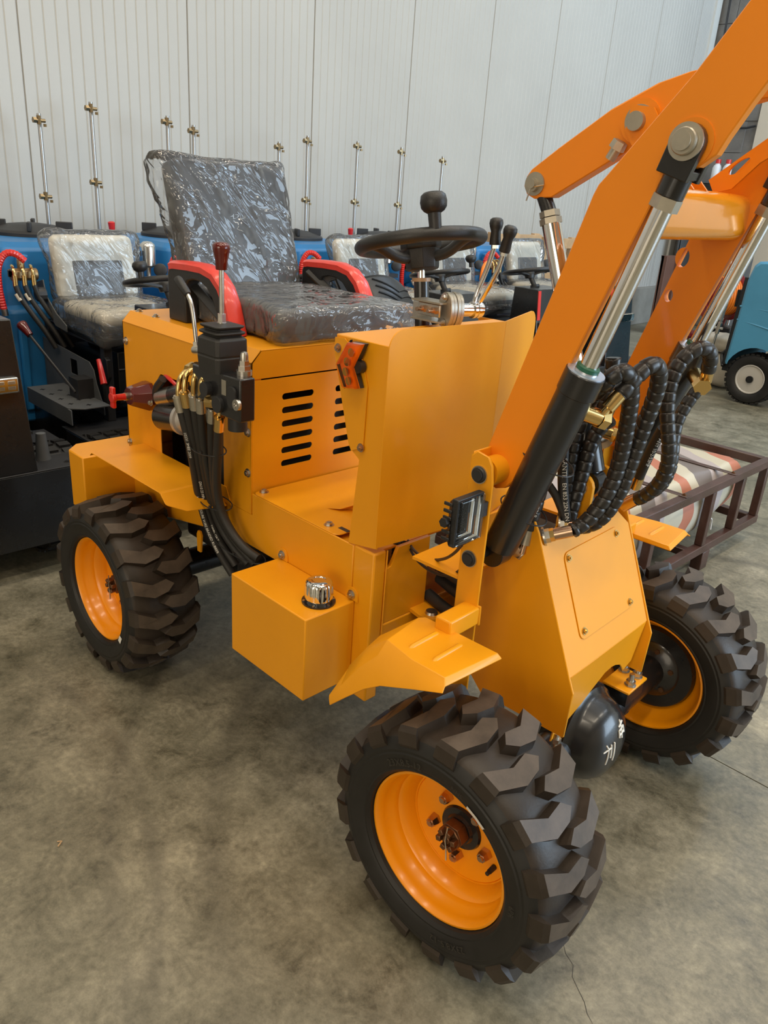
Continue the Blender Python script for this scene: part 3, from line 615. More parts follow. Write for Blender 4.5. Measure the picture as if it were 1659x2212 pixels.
IL = part('indicator_lamp', M().hexa([(.840, -.345, 1.136), (.868, -.345, 1.088), (.868, -.352, 1.088), (.840, -.352, 1.136)], [(.840, -.345, 1.142), (.880, -.345, 1.196), (.880, -.352, 1.196), (.840, -.352, 1.142)]).plate([(.887, 1.193), (.926, 1.195), (.897, 1.140), (.919, 1.099), (.877, 1.093), (.852, 1.140), ], (0, -.3405, 0), (1, 0, 0), (0, 0, 1), .0115).cyl((.905, -.337, 1.142), (.905, -.352, 1.142), .014, n=16).hexa([(.842, -.342, 1.140), (.868, -.342, 1.090), (.877, -.3515, 1.093), (.852, -.3515, 1.140)], [(.842, -.342, 1.142), (.880, -.342, 1.194), (.887, -.3515, 1.193), (.852, -.3515, 1.142)]), PLA, LD, label='amber chevron turn lamp')
lens = M()
poly = [(.887, 1.193), (.926, 1.195), (.897, 1.140), (.919, 1.099), (.877, 1.093), (.852, 1.140)]
cxm = sum(p[0] for p in poly)/6; czm = sum(p[1] for p in poly)/6
lens.add([(x, -.352, z) for x, z in poly] + [(x, -.366, z) for x, z in poly] + [(cxm+(x-cxm)*.82+.0, -.371, czm+(z-czm)*.92) for x, z in poly], [(i, (i+1) % 6, 6+(i+1) % 6, 6+i) for i in range(6)] + [(6+i, 6+(i+1) % 6, 12+(i+1) % 6, 12+i) for i in range(6)] + [(12, 13, 14, 17), (14, 15, 16, 17)])
part('amber_lens', lens, AMB, IL, smooth=20, bevel=.001, seg=1)
rf = M()
for x, z in ((.893, 1.172), (.881, 1.150), (.878, 1.128), (.889, 1.110)): rf.lathe([(.0095, .007), (.006, .003), (0, .001)], (x, -.3535, z), (0, -1, 0), 16)
part('reflector_cup', rf, GLD, IL)
part('lamp_base', M().plate(poly, (0, -.3522, 0), (1, 0, 0), (0, 0, 1), .0012), mat('amber_reflector', (.95, .22, .01, 1), .25, coat=.5), IL)

# battery switch on the hood side
sw = M()
b8 = [V((-.035+.050*cos(a), -.3335, .868+.046*sin(a))) for a in [rad(22.5+45*i) for i in range(8)]]
t8 = [V((-.040+.030*cos(a), -.400, .872+.028*sin(a))) for a in [rad(22.5+45*i) for i in range(8)]]
b9 = [p + V((0, -.012, 0)) for p in b8]
sw.add(b8+b9+t8, [(i, (i+1) % 8, 8+(i+1) % 8, 8+i) for i in range(8)] + [(8+i, 8+(i+1) % 8, 16+(i+1) % 8, 16+i) for i in range(8)] + [tuple(range(16, 24)), tuple(range(7, -1, -1))])
SW = part('battery_switch', sw, DRD, LD, smooth=15, bevel=.002, label='dark red switch housing with a bright red key')
part('switch_collar', M().cyl((-.040, -.398, .872), (-.038, -.415, .873), .012, n=16), STE, SW)
part('switch_key', M().cyl((-.038, -.41, .873), (-.034, -.450, .876), .0105, .009, n=14).bb(-.045, -.025, -.458, -.446, .845, .908).cyl((-.035, -.446, .876), (-.035, -.459, .876), .016, n=16), RED, SW, bevel=.003)
part('switch_bolt', M().bolt((.002, -.352, .858), (.3, -1, 0), .008, .006), STE, SW)

# --- seat
def cushion(w, d, h, n=22, e=.045):
    """rounded upholstered block centred on the origin, x depth, y width, z thickness"""
    bm = bmesh.new(); bmesh.ops.create_cube(bm, size=2.0); bmesh.ops.subdivide_edges(bm, edges=bm.edges, cuts=n, use_grid_fill=True)
    me = M(); vs = []
    for v in bm.verts:
        p = v.co.copy(); q = []
        hw = (d/2, w/2, h/2); R = min(e, h*.48, w*.48, d*.48)
        c = V([max(-hw[i]+R, min(hw[i]-R, p[i]*hw[i])) for i in range(3)]); off = V([p[i]*hw[i] for i in range(3)]) - c
        vs.append(c + (off.normalized()*R if off.length > 1e-6 else off))
    bm.verts.ensure_lookup_table(); me.v = vs; me.f = [[v.index for v in f.verts] for f in bm.faces]; me.mi = [0]*len(me.f); bm.free(); return me
BT = Matrix.Translation((-.075, 0, 1.352)) @ Matrix.Rotation(rad(-15.5), 4, 'Y')     # leaning back
seat = cushion(.41, .44, .085, 22, .022).xf(Matrix.Translation((.235, -.01, 1.152)))
SE = part('seat_cushion', seat, GRV, LD, smooth=60, label='dark grey seat cushion under clear film')
part('seat_base', M().bb(.02, .45, -.2, .19, 1.100, 1.118), GRV, SE, bevel=.004)
back = cushion(.40, .085, .385, 22, .020).xf(BT)
BK = part('seat_back', back, GRV, LD, smooth=60, label='tall dark grey seat back under clear film')
def crumple(mb, amt, freq, seed, flare=()):
    out = []
    for p in mb.v:
        q = p*freq + V((seed, seed*.7, seed*1.3)); n = V((noise.noise(q), noise.noise(q+V((9, 3, 1))), noise.noise(q+V((4, 8, 5)))))
        q2 = p*freq*3; n2 = V((noise.noise(q2), noise.noise(q2+V((9, 3, 1))), noise.noise(q2+V((4, 8, 5)))))
        d = n*amt + n2*amt*.4
        for c, rad_, dv in flare:
            f = max(0, 1-(p-V(c)).length/rad_); d += V(dv)*f*(1+.25*n2.x)
        out.append(p + d)
    mb.v = out; return mb
cv = cushion(.418, .104, .402, 40, .022).xf(BT)
cv = crumple(cv, .0045, 16, 3.1, [((-.13, -.21, 1.545), .14, (-.012, -.050, .010)), ((-.13, .20, 1.545), .05, (0, .014, .016)), ((-.10, -.215, 1.42), .12, (-.012, -.022, 0))])
part('film_cover', cv, FILM, BK, smooth=180)
cv2 = cushion(.428, .475, .100, 40, .024).xf(Matrix.Translation((.246, -.01, 1.153)))
cv2 = crumple(cv2, .0055, 13, 7.7, [((.50, .20, 1.13), .22, (.05, .03, -.01)), ((.50, -.20, 1.12), .12, (.0, -.012, -.012)), ((.5, 0, 1.12), .2, (.02, 0, -.008)), ((.47, -.2, 1.17), .10, (.012, -.02, -.004)), ((.50, .23, 1.13), .16, (.06, .05, -.005))])
part('film_cover', cv2, FILM2, SE, smooth=180)
def armrest(s):
    y0, y1 = s*.272, s*.228
    def sec(x, z): return [(x, y0, z), (x, y1, z)]
    # black moulded hoop: post at the back, arm on top, curving down at the front
    outer = [(-.010, 1.100), (-.010, 1.235), (.0, 1.254), (.02, 1.258), (.10, 1.262), (.17, 1.262), (.225, 1.250), (.262, 1.222), (.290, 1.180), (.318, 1.104)]
    inner = [(.085, 1.100), (.082, 1.18), (.085, 1.205), (.10, 1.222), (.13, 1.228), (.165, 1.226), (.195, 1.215), (.222, 1.190), (.245, 1.150), (.268, 1.104)]
    m = M(); n = len(outer)
    vs = [V((x, y0, z)) for x, z in outer] + [V((x, y0, z)) for x, z in inner] + [V((x, y1, z)) for x, z in outer] + [V((x, y1, z)) for x, z in inner]
    fs = []
    for i in range(n-1):
        fs += [(i, i+1, n+i+1, n+i), (2*n+i, 3*n+i, 3*n+i+1, 2*n+i+1), (i, 2*n+i, 2*n+i+1, i+1), (n+i, n+i+1, 3*n+i+1, 3*n+i)]
    fs += [(0, n, 3*n, 2*n), (n-1, 2*n-1+0, 4*n-1, 3*n-1)]
    m.add(vs, fs)
    A = part('armrest', m, PLA, LD, smooth=40, bevel=.005, label='black armrest with a red vinyl top')
    red = M(); c = V((.12, 0, 1.10)); vs = []
    for x, z in outer[2:]:
        d = (V((x, 0, z)) - V((.12, 0, 1.12))).normalized(); nn = V((d.x*.5, 0, max(d.z, .2))).normalized() if x < .2 else V((d.x, 0, d.z)).normalized()
        for yy, hh in ((y0*1.012, -.012), (y0*1.012, .004), (y0*.97, .012), (y1*1.03, .012), (y1*.985, .004), (y1*.985, -.012)):
            vs.append(V((x, yy, z)) + nn*hh)
    k = 6; kk = len(vs)//k
    red.add(vs, [(i*k+q, (i+1)*k+q, (i+1)*k+q+1, i*k+q+1) for i in range(kk-1) for q in range(k-1)] + [tuple(range(k)), tuple(range(len(vs)-k, len(vs)))])
    part('armrest_pad', red, ARM, A, smooth=50)
    part('armrest_strut', M().tube([(.02, s*.235, 1.23), (.28, s*.24, 1.105)], .018, 4), PLA, A, smooth=0, bevel=.003)
    return A
armrest(-1); armrest(1)

# --- steering column, wheel, hand levers
sc = V((.714, .022, 1.380)); sn = V((-sin(rad(13.6)), sin(rad(.8)), cos(rad(13.6)))).normalized()
colm = part('steering_column', M().cyl((.757, .02, 1.09), (.728, .02, 1.292), .019, n=24), BLK, LD)
part('column_collar', M().cyl((.7285, .02, 1.289), (.7275, .02, 1.298), .0235, n=28), mat('tan_bushing', (.45, .27, .14, 1), .4), colm)
part('column_shaft', M().cyl((.728, .02, 1.292), (.722, .021, 1.330), .0095, n=18), CHR, colm)
x, y, a = frame(sn, (0, 1, 0))
ring = [sc + (x*cos(2*pi*i/64) + y*sin(2*pi*i/64))*.150 for i in range(64)]
def grip(i, j): return .0150 + .0012*cos(2*pi*i*36/64)*(1 if .5 < j < 1.0 else 0)
SWL = part('steering_wheel', M().tube(ring, .0168, 16, closed=True), PLA, LD, smooth=60, label='black steering wheel with a spinner knob')
hubm = M().lathe([(0, -.066), (.038, -.066), (.042, -.060), (.046, -.022), (.047, -.014), (.038, -.013)], sc, sn, 8).lathe([(.0, .010), (.044, .010), (.052, .003), (.052, -.012), (.046, -.016)], sc, sn, 8)
part('wheel_hub', hubm, PLA, SWL, smooth=30, bevel=.003)
for k in range(3):
    ang = rad(15 + 120*k); d = x*cos(ang) + y*sin(ang)
    pts = smoothpath([sc+d*.03-sn*.036, sc+d*.062-sn*.038, sc+d*.085-sn*.030, sc+d*.105-sn*.010, sc+d*.125-sn*.002, sc+d*.145])
    part('wheel_spoke', M().tube(pts, lambda i, j: .0135, 10), PLA, SWL, smooth=60)
kd = sc + (V((.82, -.02, 0)) - V((sc.x, sc.y, 0)))*0 + x*.0
kp = sc + V((.0, 0, 0)); kk = (V((.16, -.005, 0)) - sn*(V((.16, -.005, 0)).dot(sn))).normalized()*.156
kp = sc + V((.045, -.152, 0)).normalized()*.0 + (lambda d: (d - sn*d.dot(sn)).normalized()*.156)(V((.10, -.125, 0)))
kp = sc + (lambda d: (d - sn*d.dot(sn)).normalized()*.150)(V((.128, -.082, 0)))
part('spinner_knob', M().lathe([(.0145, .010), (.0155, .045), (.024, .050), (.030, .058), (.0315, .070), (.029, .084), (.022, .090), (0, .0915)], kp, sn, 28), PLA, SWL, smooth=50)

# twin lever valve strapped to the column
vl = M()
vx0, vx1 = .875, .925
LV = part('lever_valve', M().bb(.735, .800, -.012, .060, 1.205, 1.245).bb(.79, .862, -.052, -.046, 1.222, 1.252), STE, LD, bevel=.002, label='twin lever valve clamped to the steering column')
def oval(rz, rx): return [(rx*cos(2*pi*i/28), rz*sin(2*pi*i/28)) for i in range(28)]
va = V((.25, .97, 0)).normalized()      # valve axis runs forward and across
vc = V((.862, -.035, 1.240)); vx = V((-va.y, va.x, 0))
plates = M()
for i in range(4): plates.plate(oval(.043-.0015*(i % 2), .030-.0015*(i % 2)), vc + va*(.010*i), vx, (0, 0, 1), .0092*(1))
part('valve_plates', plates, DST, LV, smooth=30, bevel=.001, seg=1)
for dz in (-.030, .030): part('valve_bolt', M().bolt(vc - va*.001 + V((0, 0, dz)), -va, .007, .006), STE, LV)
part('valve_shaft', M().cyl(vc+va*.038, vc+va*.085, .0155, n=24), CHR, LV)
part('shaft_collar', M().cyl(vc+va*.080, vc+va*.088, .020, n=24).cyl(vc+va*.092, vc+va*.100, .020, n=24).cyl(vc+va*.085, vc+va*.108, .0175, n=24), CHR, LV)
part('mount_bracket', M().bb(.775, .868, -.060, -.008, 1.210, 1.214).bb(.775, .868, -.060, -.008, 1.254, 1.258), DST, LV)
for i in (0, 1): part('clamp_bolt', M().cyl((.812+.036*i, -.050, 1.238), (.812+.036*i, -.080, 1.238), .005, n=10).cyl((.812+.036*i, -.052, 1.238), (.812+.036*i, -.062, 1.238), .009, n=6), COP, LV)
q = vc + va*.084; q2 = vc + va*.098
for (base, pts, kn) in ((q, [(.873, .058, 1.272), (.900, .06, 1.327), (.906, .06, 1.346), (.917, .06, 1.394)], (.914, .06, 1.445)), (q2, [(.897, .06, 1.274), (.933, .06, 1.325), (.937, .06, 1.341), (.946, .06, 1.381)], (.958, .06, 1.433))):
    pa = smoothpath([base + V((0, 0, .012))] + pts, .006)
    part('hand_lever', M().tube(pa, .0062, 12), CHR, LV)
    a0, a1 = V(pts[-1]), V(kn); d = (a1-a0).normalized()
    part('lever_grip', M().lathe([(0, 0), (.0125, 0), (.0135, .004), (.0115, .030), (.0150, .040), (.0165, .048), (.0150, .056), (.010, .060), (0, .061)], a0, d, 20), PLA, LV, smooth=50)
    part('grip_nut', M().cyl(a0-d*.008, a0, .009, n=6), STE, LV)

# --- hydraulic control valve on the hood side, its boot, levers and hoses
CV = part('control_valve', M().bb(.425, .560, -.462, -.395, .985, 1.068).bb(.555, .640, -.468, -.425, .968, 1.072).bb(.40, .50, -.396, -.336, .97, 1.05), BLK, LD, bevel=.004, label='black cast control valve block with brass fittings')
part('valve_lug', M().plate(rrect(.596, .628, .998, 1.050, .014, 5), (0, -.4685, 0), (1, 0, 0), (0, 0, 1), .006).cyl((.560, -.42, .968), (.560, -.42, .925), .024, n=20).cyl((.50, -.462, 1.02), (.50, -.478, 1.02), .018, n=20).cyl((.555, -.465, .995), (.555, -.478, .995), .020, n=20), SAT, CV, bevel=.002)
part('plug_screw', M().lathe([(0, .004), (.006, .004), (.007, .008), (.013, .008), (.014, .006), (.014, 0)], (.634, -.469, 1.012), (0, -1, 0), 24), STE, CV)
part('name_plate', M().bb(.566, .584, -.4692, -.468, 1.022, 1.058), DST, CV)
part('relief_cap', M().cyl((.602, -.43, 1.072), (.602, -.43, 1.083), .019, n=24).cyl((.602, -.43, 1.083), (.602, -.43, 1.094), .016, n=6).cyl((.602, -.43, 1.094), (.602, -.43, 1.106), .0125, n=6).lathe([(.010, 0), (.010, .012), (.008, .019), (0, .022)], (.602, -.43, 1.106), (0, 0, 1), 18), STE, CV)
boot = M()
def sq(h, s, z, k=.28):      # octagon ring
    c = V((.512, -.43, z)); return [c + V((s*a, s*b, 0)) for a, b in ((1, -1+k), (1, 1-k), (1-k, 1), (-1+k, 1), (-1, 1-k), (-1, -1+k), (-1+k, -1), (1-k, -1))]
rings = [(.044, 1.066), (.046, 1.100), (.044, 1.104), (.046, 1.108), (.045, 1.143), (.038, 1.149), (.034, 1.152), (.042, 1.156), (.043, 1.160), (.034, 1.164), (.033, 1.167), (.040, 1.171), (.041, 1.175), (.012, 1.178)]
vs = [p for s, z in rings for p in sq(0, s, z, .18)]
boot.add(vs, [(i*8+q, i*8+(q+1) % 8, (i+1)*8+(q+1) % 8, (i+1)*8+q) for i in range(len(rings)-1) for q in range(8)] + [tuple(range((len(rings)-1)*8, len(rings)*8))])
part('rubber_boot', boot, HOS, CV, smooth=25, bevel=.0015, seg=2)
part('lever_rod', M().cyl((.511, -.43, 1.172), (.511, -.43, 1.180), .012, n=16).cyl((.511, -.43, 1.178), (.511, -.43, 1.200), .0105, n=6).cyl((.511, -.43, 1.19), (.512, -.43, 1.305), .0060, n=16), STE, CV)
part('gear_knob', M().lathe([(0, 0), (.0125, 0), (.0135, .002), (.0145, .020), (.018, .036), (.0205, .048), (.0200, .055), (.015, .060), (0, .062)], (.512, -.43, 1.300), (0, 0, 1), 28), DRD, CV, smooth=50, label='dark red lever knob')
part('side_lever', M().tube(smoothpath([(.398, -.43, 1.100), (.391, -.43, 1.140), (.386, -.43, 1.180), (.379, -.43, 1.212), (.362, -.43, 1.224), (.345, -.43, 1.236)], .006), .0055, 12).cyl((.398, -.43, 1.100), (.396, -.43, 1.114), .010, n=6).cyl((.388, -.43, 1.092), (.440, -.43, 1.098), .011, n=16), STE, CV)
part('side_lever_grip', M().lathe([(0, 0), (.0085, 0), (.0105, .008), (.0115, .05), (.009, .058), (0, .060)], (.362, -.43, 1.224), (-.78, 0, .55), 18), PLA, CV, smooth=50)
part('side_boot', M().lathe([(.013, 0), (.019, .006), (.016, .010), (.022, .015), (.018, .020), (.026, .026), (.026, .034)], (.425, -.43, 1.097), (1, 0, .05), 22), HOS, CV, smooth=30)
RH = []
for kx in 'abcdefg':
    pa = smoothpath(P['rear_'+kx]); RH.append(pa)
    hp = part('hydraulic_hose', M().tube(pa, .0118, 12), HOS, LD, smooth=60)
    d = (pa[3]-pa[0]).normalized(); e = pa[0]
    part('ferrule', M().cyl(e-d*.004, e+d*.036, .0138, n=18).cyl(e-d*.008, e-d*.004, .011, n=14), DST if kx in 'ae' else BRA if kx in 'bg' else STE, hp)
    if kx in 'abcd':
        q = smoothpath([e] + P['elbow_'+kx][::1], .005)
        part('hose_elbow', M().tube(q, .0072, 12), BRA, hp, smooth=60)
        ed = (q[-1]-q[-3]).normalized(); part('elbow_nut', M().cyl(q[-1]-ed*.003, q[-1]+ed*.022, .0150, n=6).cyl(q[-1]+ed*.02, q[-1]+V((.05, .02, 0)), .010, n=12), BRA, hp)
    elif kx in 'eg':
        t = e + V((.0, .0, .038)); part('banjo_fitting', M().cyl(e, t, .006, n=12).cyl(t+V((-.022, -.004, 0)), t+V((.040, .030, 0)), .0150, n=20).cyl(t+V((-.036, -.012, 0)), t+V((-.016, -.001, 0)), .0165, n=6), BRA, hp)
for txt, i, s0, side in (('HIGH PRESSURE WIRE BRAIDED RUBBER', 0, .30, (.6, -.8, .1)), ('SY77', 4, .045, (.62, -.78, 0)), ('23MPa GB/T', 1, .42, (.6, -.8, .2)), ('10231 3MEE 2009', 0, .09, (.6, -.8, 0)), ('DN10 23 MPa', 1, .27, (.7, -.7, 0))):
    t = hose_text(txt, .0105, RH[i], s0, .0118, side)
    part('hose_print', t, INK, bpy.data.objects['hydraulic_hose' if i == 0 else 'hydraulic_hose.%03d' % i], smooth=0)
for (x, z, w) in ((.405, .842, .066), (.375, .668, .052), (.415, .545, .046)):
    ctr = V((x, -.405 if z > .8 else -.385 if z > .6 else -.365, z))
    # tie wraps round the bundle, sized to the hoses at that height
    hs = [min(pa, key=lambda p: abs(p.z-z)) for pa in RH if min(abs(p.z-z) for p in pa) < .02]
    cx = (max(p.x for p in hs)+min(p.x for p in hs))/2; cy = (max(p.y for p in hs)+min(p.y for p in hs))/2
    rx = max(abs(p.x-cx) for p in hs)+.0125; ry = max(abs(p.y-cy) for p in hs)+.0125
    part('cable_tie', M().tube([(cx+rx*cos(2*pi*i/28), cy+ry*sin(2*pi*i/28), z+.006*sin(2*pi*i/28)) for i in range(28)], .0018, 6, closed=True).box((cx+.02, cy-ry, z), (.008, .006, .006)), PLA, LD)
part('link_plate', M().plate([(.245, .455), (.262, .455), (.268, .51), (.262, .523), (.250, .523), (.243, .51)], (0, -.345, 0), (1, 0, 0), (0, 0, 1), .006), YEL, CH)
part('axle_housing', M().cyl((0, -.40, .285), (0, .40, .285), .045, n=24).sphere((0, 0, .285), .11, 20, 12), BLK, LD)
part('exhaust_box', M().bb(.22, .62, -.20, .20, .30, .42), SAT, LD, bevel=.02)
# --- front half (built square, then steered by F=True)
ns = M()
for s in (-1, 1):
    ns.plate([(1.428, .400), (1.432, .517), (1.418, .548), (1.290, .850), (1.262, .896), (1.228, .905), (1.165, .74), (1.150, .60), (1.16, .44), (1.20, .40)], (0, s*.195 if s < 0 else .189, 0), (1, 0, 0), (0, 0, 1), -.006)
u = V((1.288-1.415, 0, .850-.546)).normalized(); PL = .329
nw = V((0, 1, 0)).cross(u)
ns.plate([(-.189, 0), (.189, 0), (.189, .255), (.135, PL-.020), (.105, PL+.0), (-.115, PL+.0), (-.140, PL-.012), (-.189, PL-.01)], (1.415, 0, .546), (0, 1, 0), u, -.004)
ns.plate([(-.189, .0), (.186, .0), (.172, -.115), (.134, -.130), (.118, -.112), (.098, -.094), (.074, -.084), (.045, -.078), (.016, -.080), (-.030, -.103), (-.074, -.129), (-.126, -.150), (-.150, -.175), (-.189, -.18)], (1.4148, 0, .546), (0, 1, 0), V((.10, 0, 1)).normalized(), -.004)
NO = part('nose_frame', ns, YEL, LD, True, 20, bevel=.0015, seg=1)
no = V((1.415, 0, .546))
nvec = u.cross(V((0, 1, 0))); nvec = nvec if nvec.x > 0 else -nvec
part('access_hatch', M().plate(rrect(-.119, .131, .060, .262, .018, 5), no + nvec*.0005, (0, 1, 0), u, .0022 if (V((0, 1, 0)).cross(u)).dot(nvec) > 0 else -.0022), YEL, NO, True, 20, bevel=.0006, seg=1)
for y_, t_ in ((-.105, .248), (.115, .246), (.117, .062+.012), (-.101, .078)):
    part('hatch_screw', M().bolt(no + V((0, y_, 0)) + u*t_ + nvec*.0025, nvec, .0062, .0045), BRA, NO, True)
for s in (-1, 1):
    if s < 0:
        part('foot_bolt', M().cyl((1.400, -.170, .385), (1.400, -.170, .340), .0075, n=12).cyl((1.400, -.170, .372), (1.400, -.170, .360), .0125, n=6), STE, NO, True); continue
    foot = M().bb(1.355, 1.430, s*.135, s*.240, .354, .362)
    ft = part('axle_foot', foot, YEL, NO, True, bevel=.002, seg=1)
    for px_, py_ in ((1.414, s*.172), (1.408, s*.222), (1.372, s*.222)):
        part('foot_bolt', M().cyl((px_, py_, .362), (px_, py_, .365), .015, n=18).cyl((px_, py_, .365), (px_, py_, .377), .0125, n=6).cyl((px_, py_, .377), (px_, py_, .396), .0075, .0065, n=12), STE, ft, True)
    if s > 0: part('u_bolt', M().tube(smoothpath([(1.408, s*.222, .355), (1.408, s*.222, .27), (1.404, s*.222, .24), (1.39, s*.222, .230), (1.378, s*.222, .24), (1.372, s*.222, .27), (1.372, s*.222, .355)]), .007, 10).bb(1.36, 1.425, s*.14, s*.236, .315, .352), BLK, ft, True)
ax_ = M().cyl((1.37, -.41, .285), (1.37, .41, .285), .048, n=24).sphere((1.372, 0, .29), .118, 28, 18, sc=(.80, 1.0, 1.0))
AX = part('front_axle', ax_, BLK, LD, True, 60)
part('diff_cover', M().lathe([(.119, -.012), (.124, -.008), (.124, .004), (.116, .010), (.108, .022), (.100, .045), (.084, .066), (.058, .080), (.030, .086), (0, .088)], (1.392, 0, .290), (1, 0, .05), 40), BLK, AX, True, 50, label='black domed cover with two white painted characters')
part('case_flange', M().lathe([(.112, 0), (.130, 0), (.130, .012), (.112, .012)], (1.372, 0, .290), (1, 0, .05), 40), BLK, AX, True, 30)
def stroke(pts, wd=.0022):
    # chalk-white paint strokes that follow the cover's dome
    out = []
    for y_, z_ in pts:
        r2 = math.hypot(y_, z_); h = .088*math.sqrt(max(0, 1-(r2/.118)**2)); out.append(V((1.392+h+.0022+.05*z_*0, y_, .290+z_)))
    return M().tube(out, wd, 6)
for i, pts in enumerate([[(-.012, .024), (-.004, .010), (-.006, -.038)], [(.006, .020), (.007, -.020)], [(.019, .022), (.020, -.034)], [(-.022, .004), (.006, .012)],
                         [(.046, .052), (.072, .058)], [(.059, .066), (.058, .018)], [(.045, .042), (.044, .024)], [(.045, .042), (.073, .046)], [(.073, .046), (.074, .026)], [(.044, .030), (.074, .032)]]):
    q = [V((a[0]+(b[0]-a[0])*t, a[1]+(b[1]-a[1])*t, 0)) for a, b in zip(pts, pts[1:]) for t in (0, .25, .5, .75)] + [V((pts[-1][0], pts[-1][1], 0))]
    part('painted_stroke', stroke([(p.x*.9-.036, p.y*.9+.012) for p in q]), INK, AX, True)

# uprights that carry the arms, with lamps and front fenders
for s in (-1, 1):
    up = M().plate([(1.182, .40), (1.241, .40), (1.241, .975), (1.236, 1.008), (1.226, 1.024), (1.195, 1.030), (1.182, 1.018)], (0, s*.313, 0), (1, 0, 0), (0, 0, 1), .006)
    up.bb(1.182, 1.187, s*.313, s*.255, .73, 1.026)
    UP = part('arm_upright', up, YEL, LD, True, 20, bevel=.003)
    part('deck_plate', M().bb(1.05, 1.186, s*.312, s*.19, .735, .742), YEL, UP, True)
    for z, r_ in ((.984, .0165), (.798, .0165)):
        part('pivot_pin', M().cyl((1.208, s*.330, z), (1.208, s*.22, z), .012, n=16).lathe([(0, .004), (.004, .004), (.006, .0065), (.0145, .0065), (.0165, .004), (.0165, 0)], (1.208, s*.320, z), (0, s, 0), 28), SAT, UP, True, 30)
        part('pin_washer', M().cyl((1.208, s*.3185, z), (1.208, s*.322, z), r_+.0022, n=28), STE, UP, True)
    fn = M()
    def pt(x, y, z): return V((x, s*y, z))
    Z = .668
    # pressed sheet: flat deck, outer edge rolled down, a flap falling away to a point at the rear outer corner
    deck = [pt(1.352, .396, Z), pt(1.335, .540, Z), pt(1.255, .540, Z), pt(1.176, .524, Z), pt(1.160, .410, Z), pt(1.168, .398, Z)]
    fn.add(deck, [tuple(range(6))])
    front = [pt(1.361, .392, Z-.010), pt(1.344, .549, Z-.011)]
    fn.add([deck[0], deck[1]] + front, [(0, 1, 3, 2)])
    fn.add([deck[5], deck[0], front[0], pt(1.164, .391, Z-.010)], [(0, 1, 2, 3)])
    roll_t = [deck[1], deck[2], deck[3]]
    roll_m = [pt(1.344, .549, Z-.011), pt(1.262, .552, Z-.011), pt(1.172, .545, Z-.030)]
    roll_b = [pt(1.348, .560, Z-.018), pt(1.285, .566, Z-.040), pt(1.205, .570, Z-.072)]
    for A_, B_ in ((roll_t, roll_m), (roll_m, roll_b)): fn.add(A_ + B_, [(0, 1, 4, 3), (1, 2, 5, 4)])
    flap_in = [pt(1.160, .410, Z), pt(1.150, .400, Z-.006), pt(1.104, .465, .620), pt(1.104, .505, .606), pt(1.094, .540, .574), pt(1.066, .570, .500)]
    flap_md = [deck[3], pt(1.172, .545, Z-.030), pt(1.130, .552, .592), pt(1.092, .562, .535), pt(1.068, .572, .492)]
    flap_ot = [roll_b[2], pt(1.165, .5715, .568), pt(1.118, .574, .524), pt(1.075, .576, .482)]
    fn.add([deck[4], deck[3], flap_in[2], flap_in[3], flap_in[4], flap_in[5], flap_md[1], flap_md[2], flap_md[3], flap_md[4]],
           [(0, 1, 3, 2), (1, 6, 7, 3), (3, 7, 8, 4), (4, 8, 9, 5)])
    fn.add([roll_m[2], flap_md[2], flap_md[3], flap_md[4]] + flap_ot, [(0, 1, 5, 4), (1, 2, 6, 5), (2, 3, 7, 6)])
    fo = part('front_fender', fn, YEL, LD, True, 34)
    sm = fo.modifiers.new('thickness', 'SOLIDIFY'); sm.thickness = .0035; sm.offset = 0
    bv = fo.modifiers.new('bevel', 'BEVEL'); bv.width = .006; bv.segments = 3; bv.limit_method = 'ANGLE'; bv.angle_limit = rad(18)
    for x_ in (1.225, 1.285):
        part('pressed_rib', M().tube([(x_, s*.425, .664), (x_, s*.432, .668), (x_, s*.505, .668), (x_, s*.512, .664)], .0065, 8), YEL, fo, True, 60)
    part('fender_tube', M().bb(1.206, 1.247, s*.3135, s*.415, .655, .697), YEL, fo, True, bevel=.004)
    part('weld_bead', M().tube([(1.206, s*.315, .697), (1.247, s*.315, .697), (1.2475, s*.315, .655)], .003, 6), YEL, fo, True)
SIL = mat('silver_reflector', (.92, .91, .88, 1), .38, metal=.25)
lamp = M().hexa([(1.210, -.412, .873), (1.210, -.348, .873), (1.210, -.348, .950), (1.210, -.412, .950)], [(1.224, -.4225, .862), (1.224, -.338, .862), (1.224, -.338, .962), (1.224, -.4225, .962)])
for q in ((-.4225, -.338, .862, .868), (-.4225, -.338, .956, .962), (-.4225, -.4165, .868, .956), (-.344, -.338, .868, .956)): lamp.bb(1.2235, 1.238, *q)
WL = part('work_lamp', lamp, PLA, LD, True, 20, bevel=.002, label='square work lamp with clear lens')
for i in range(6): part('cooling_fin', M().bb(1.206, 1.226, -.4255, -.4215, .873+.0145*i, .880+.0145*i), PLA, WL, True, bevel=.001, seg=1)
part('lamp_lens', M().bb(1.237, 1.245, -.420, -.341, .864, .960), CLR, WL, True, bevel=.005)
part('reflector_plate', M().bb(1.2242, 1.2255, -.4164, -.3441, .8682, .9558), SIL, WL, True)
rf = M()
for z in (.885, .912, .939):
    for y_ in (-.3985, -.3625): rf.lathe([(.0165, .011), (.012, .004), (.005, .001), (0, .001)], (1.2256, y_, z), (1, 0, 0), 14)
part('lamp_reflector', rf, SIL, WL, True)
for z in (.885, .912, .939):
    for y_ in (-.3985, -.3625): part('led_chip', M().bb(1.2265, 1.2285, y_-.004, y_+.004, z-.004, z+.004), mat('led_yellow', (.85, .75, .35, 1), .4) if 'led_yellow' not in MATS else MATS['led_yellow'], WL, True)
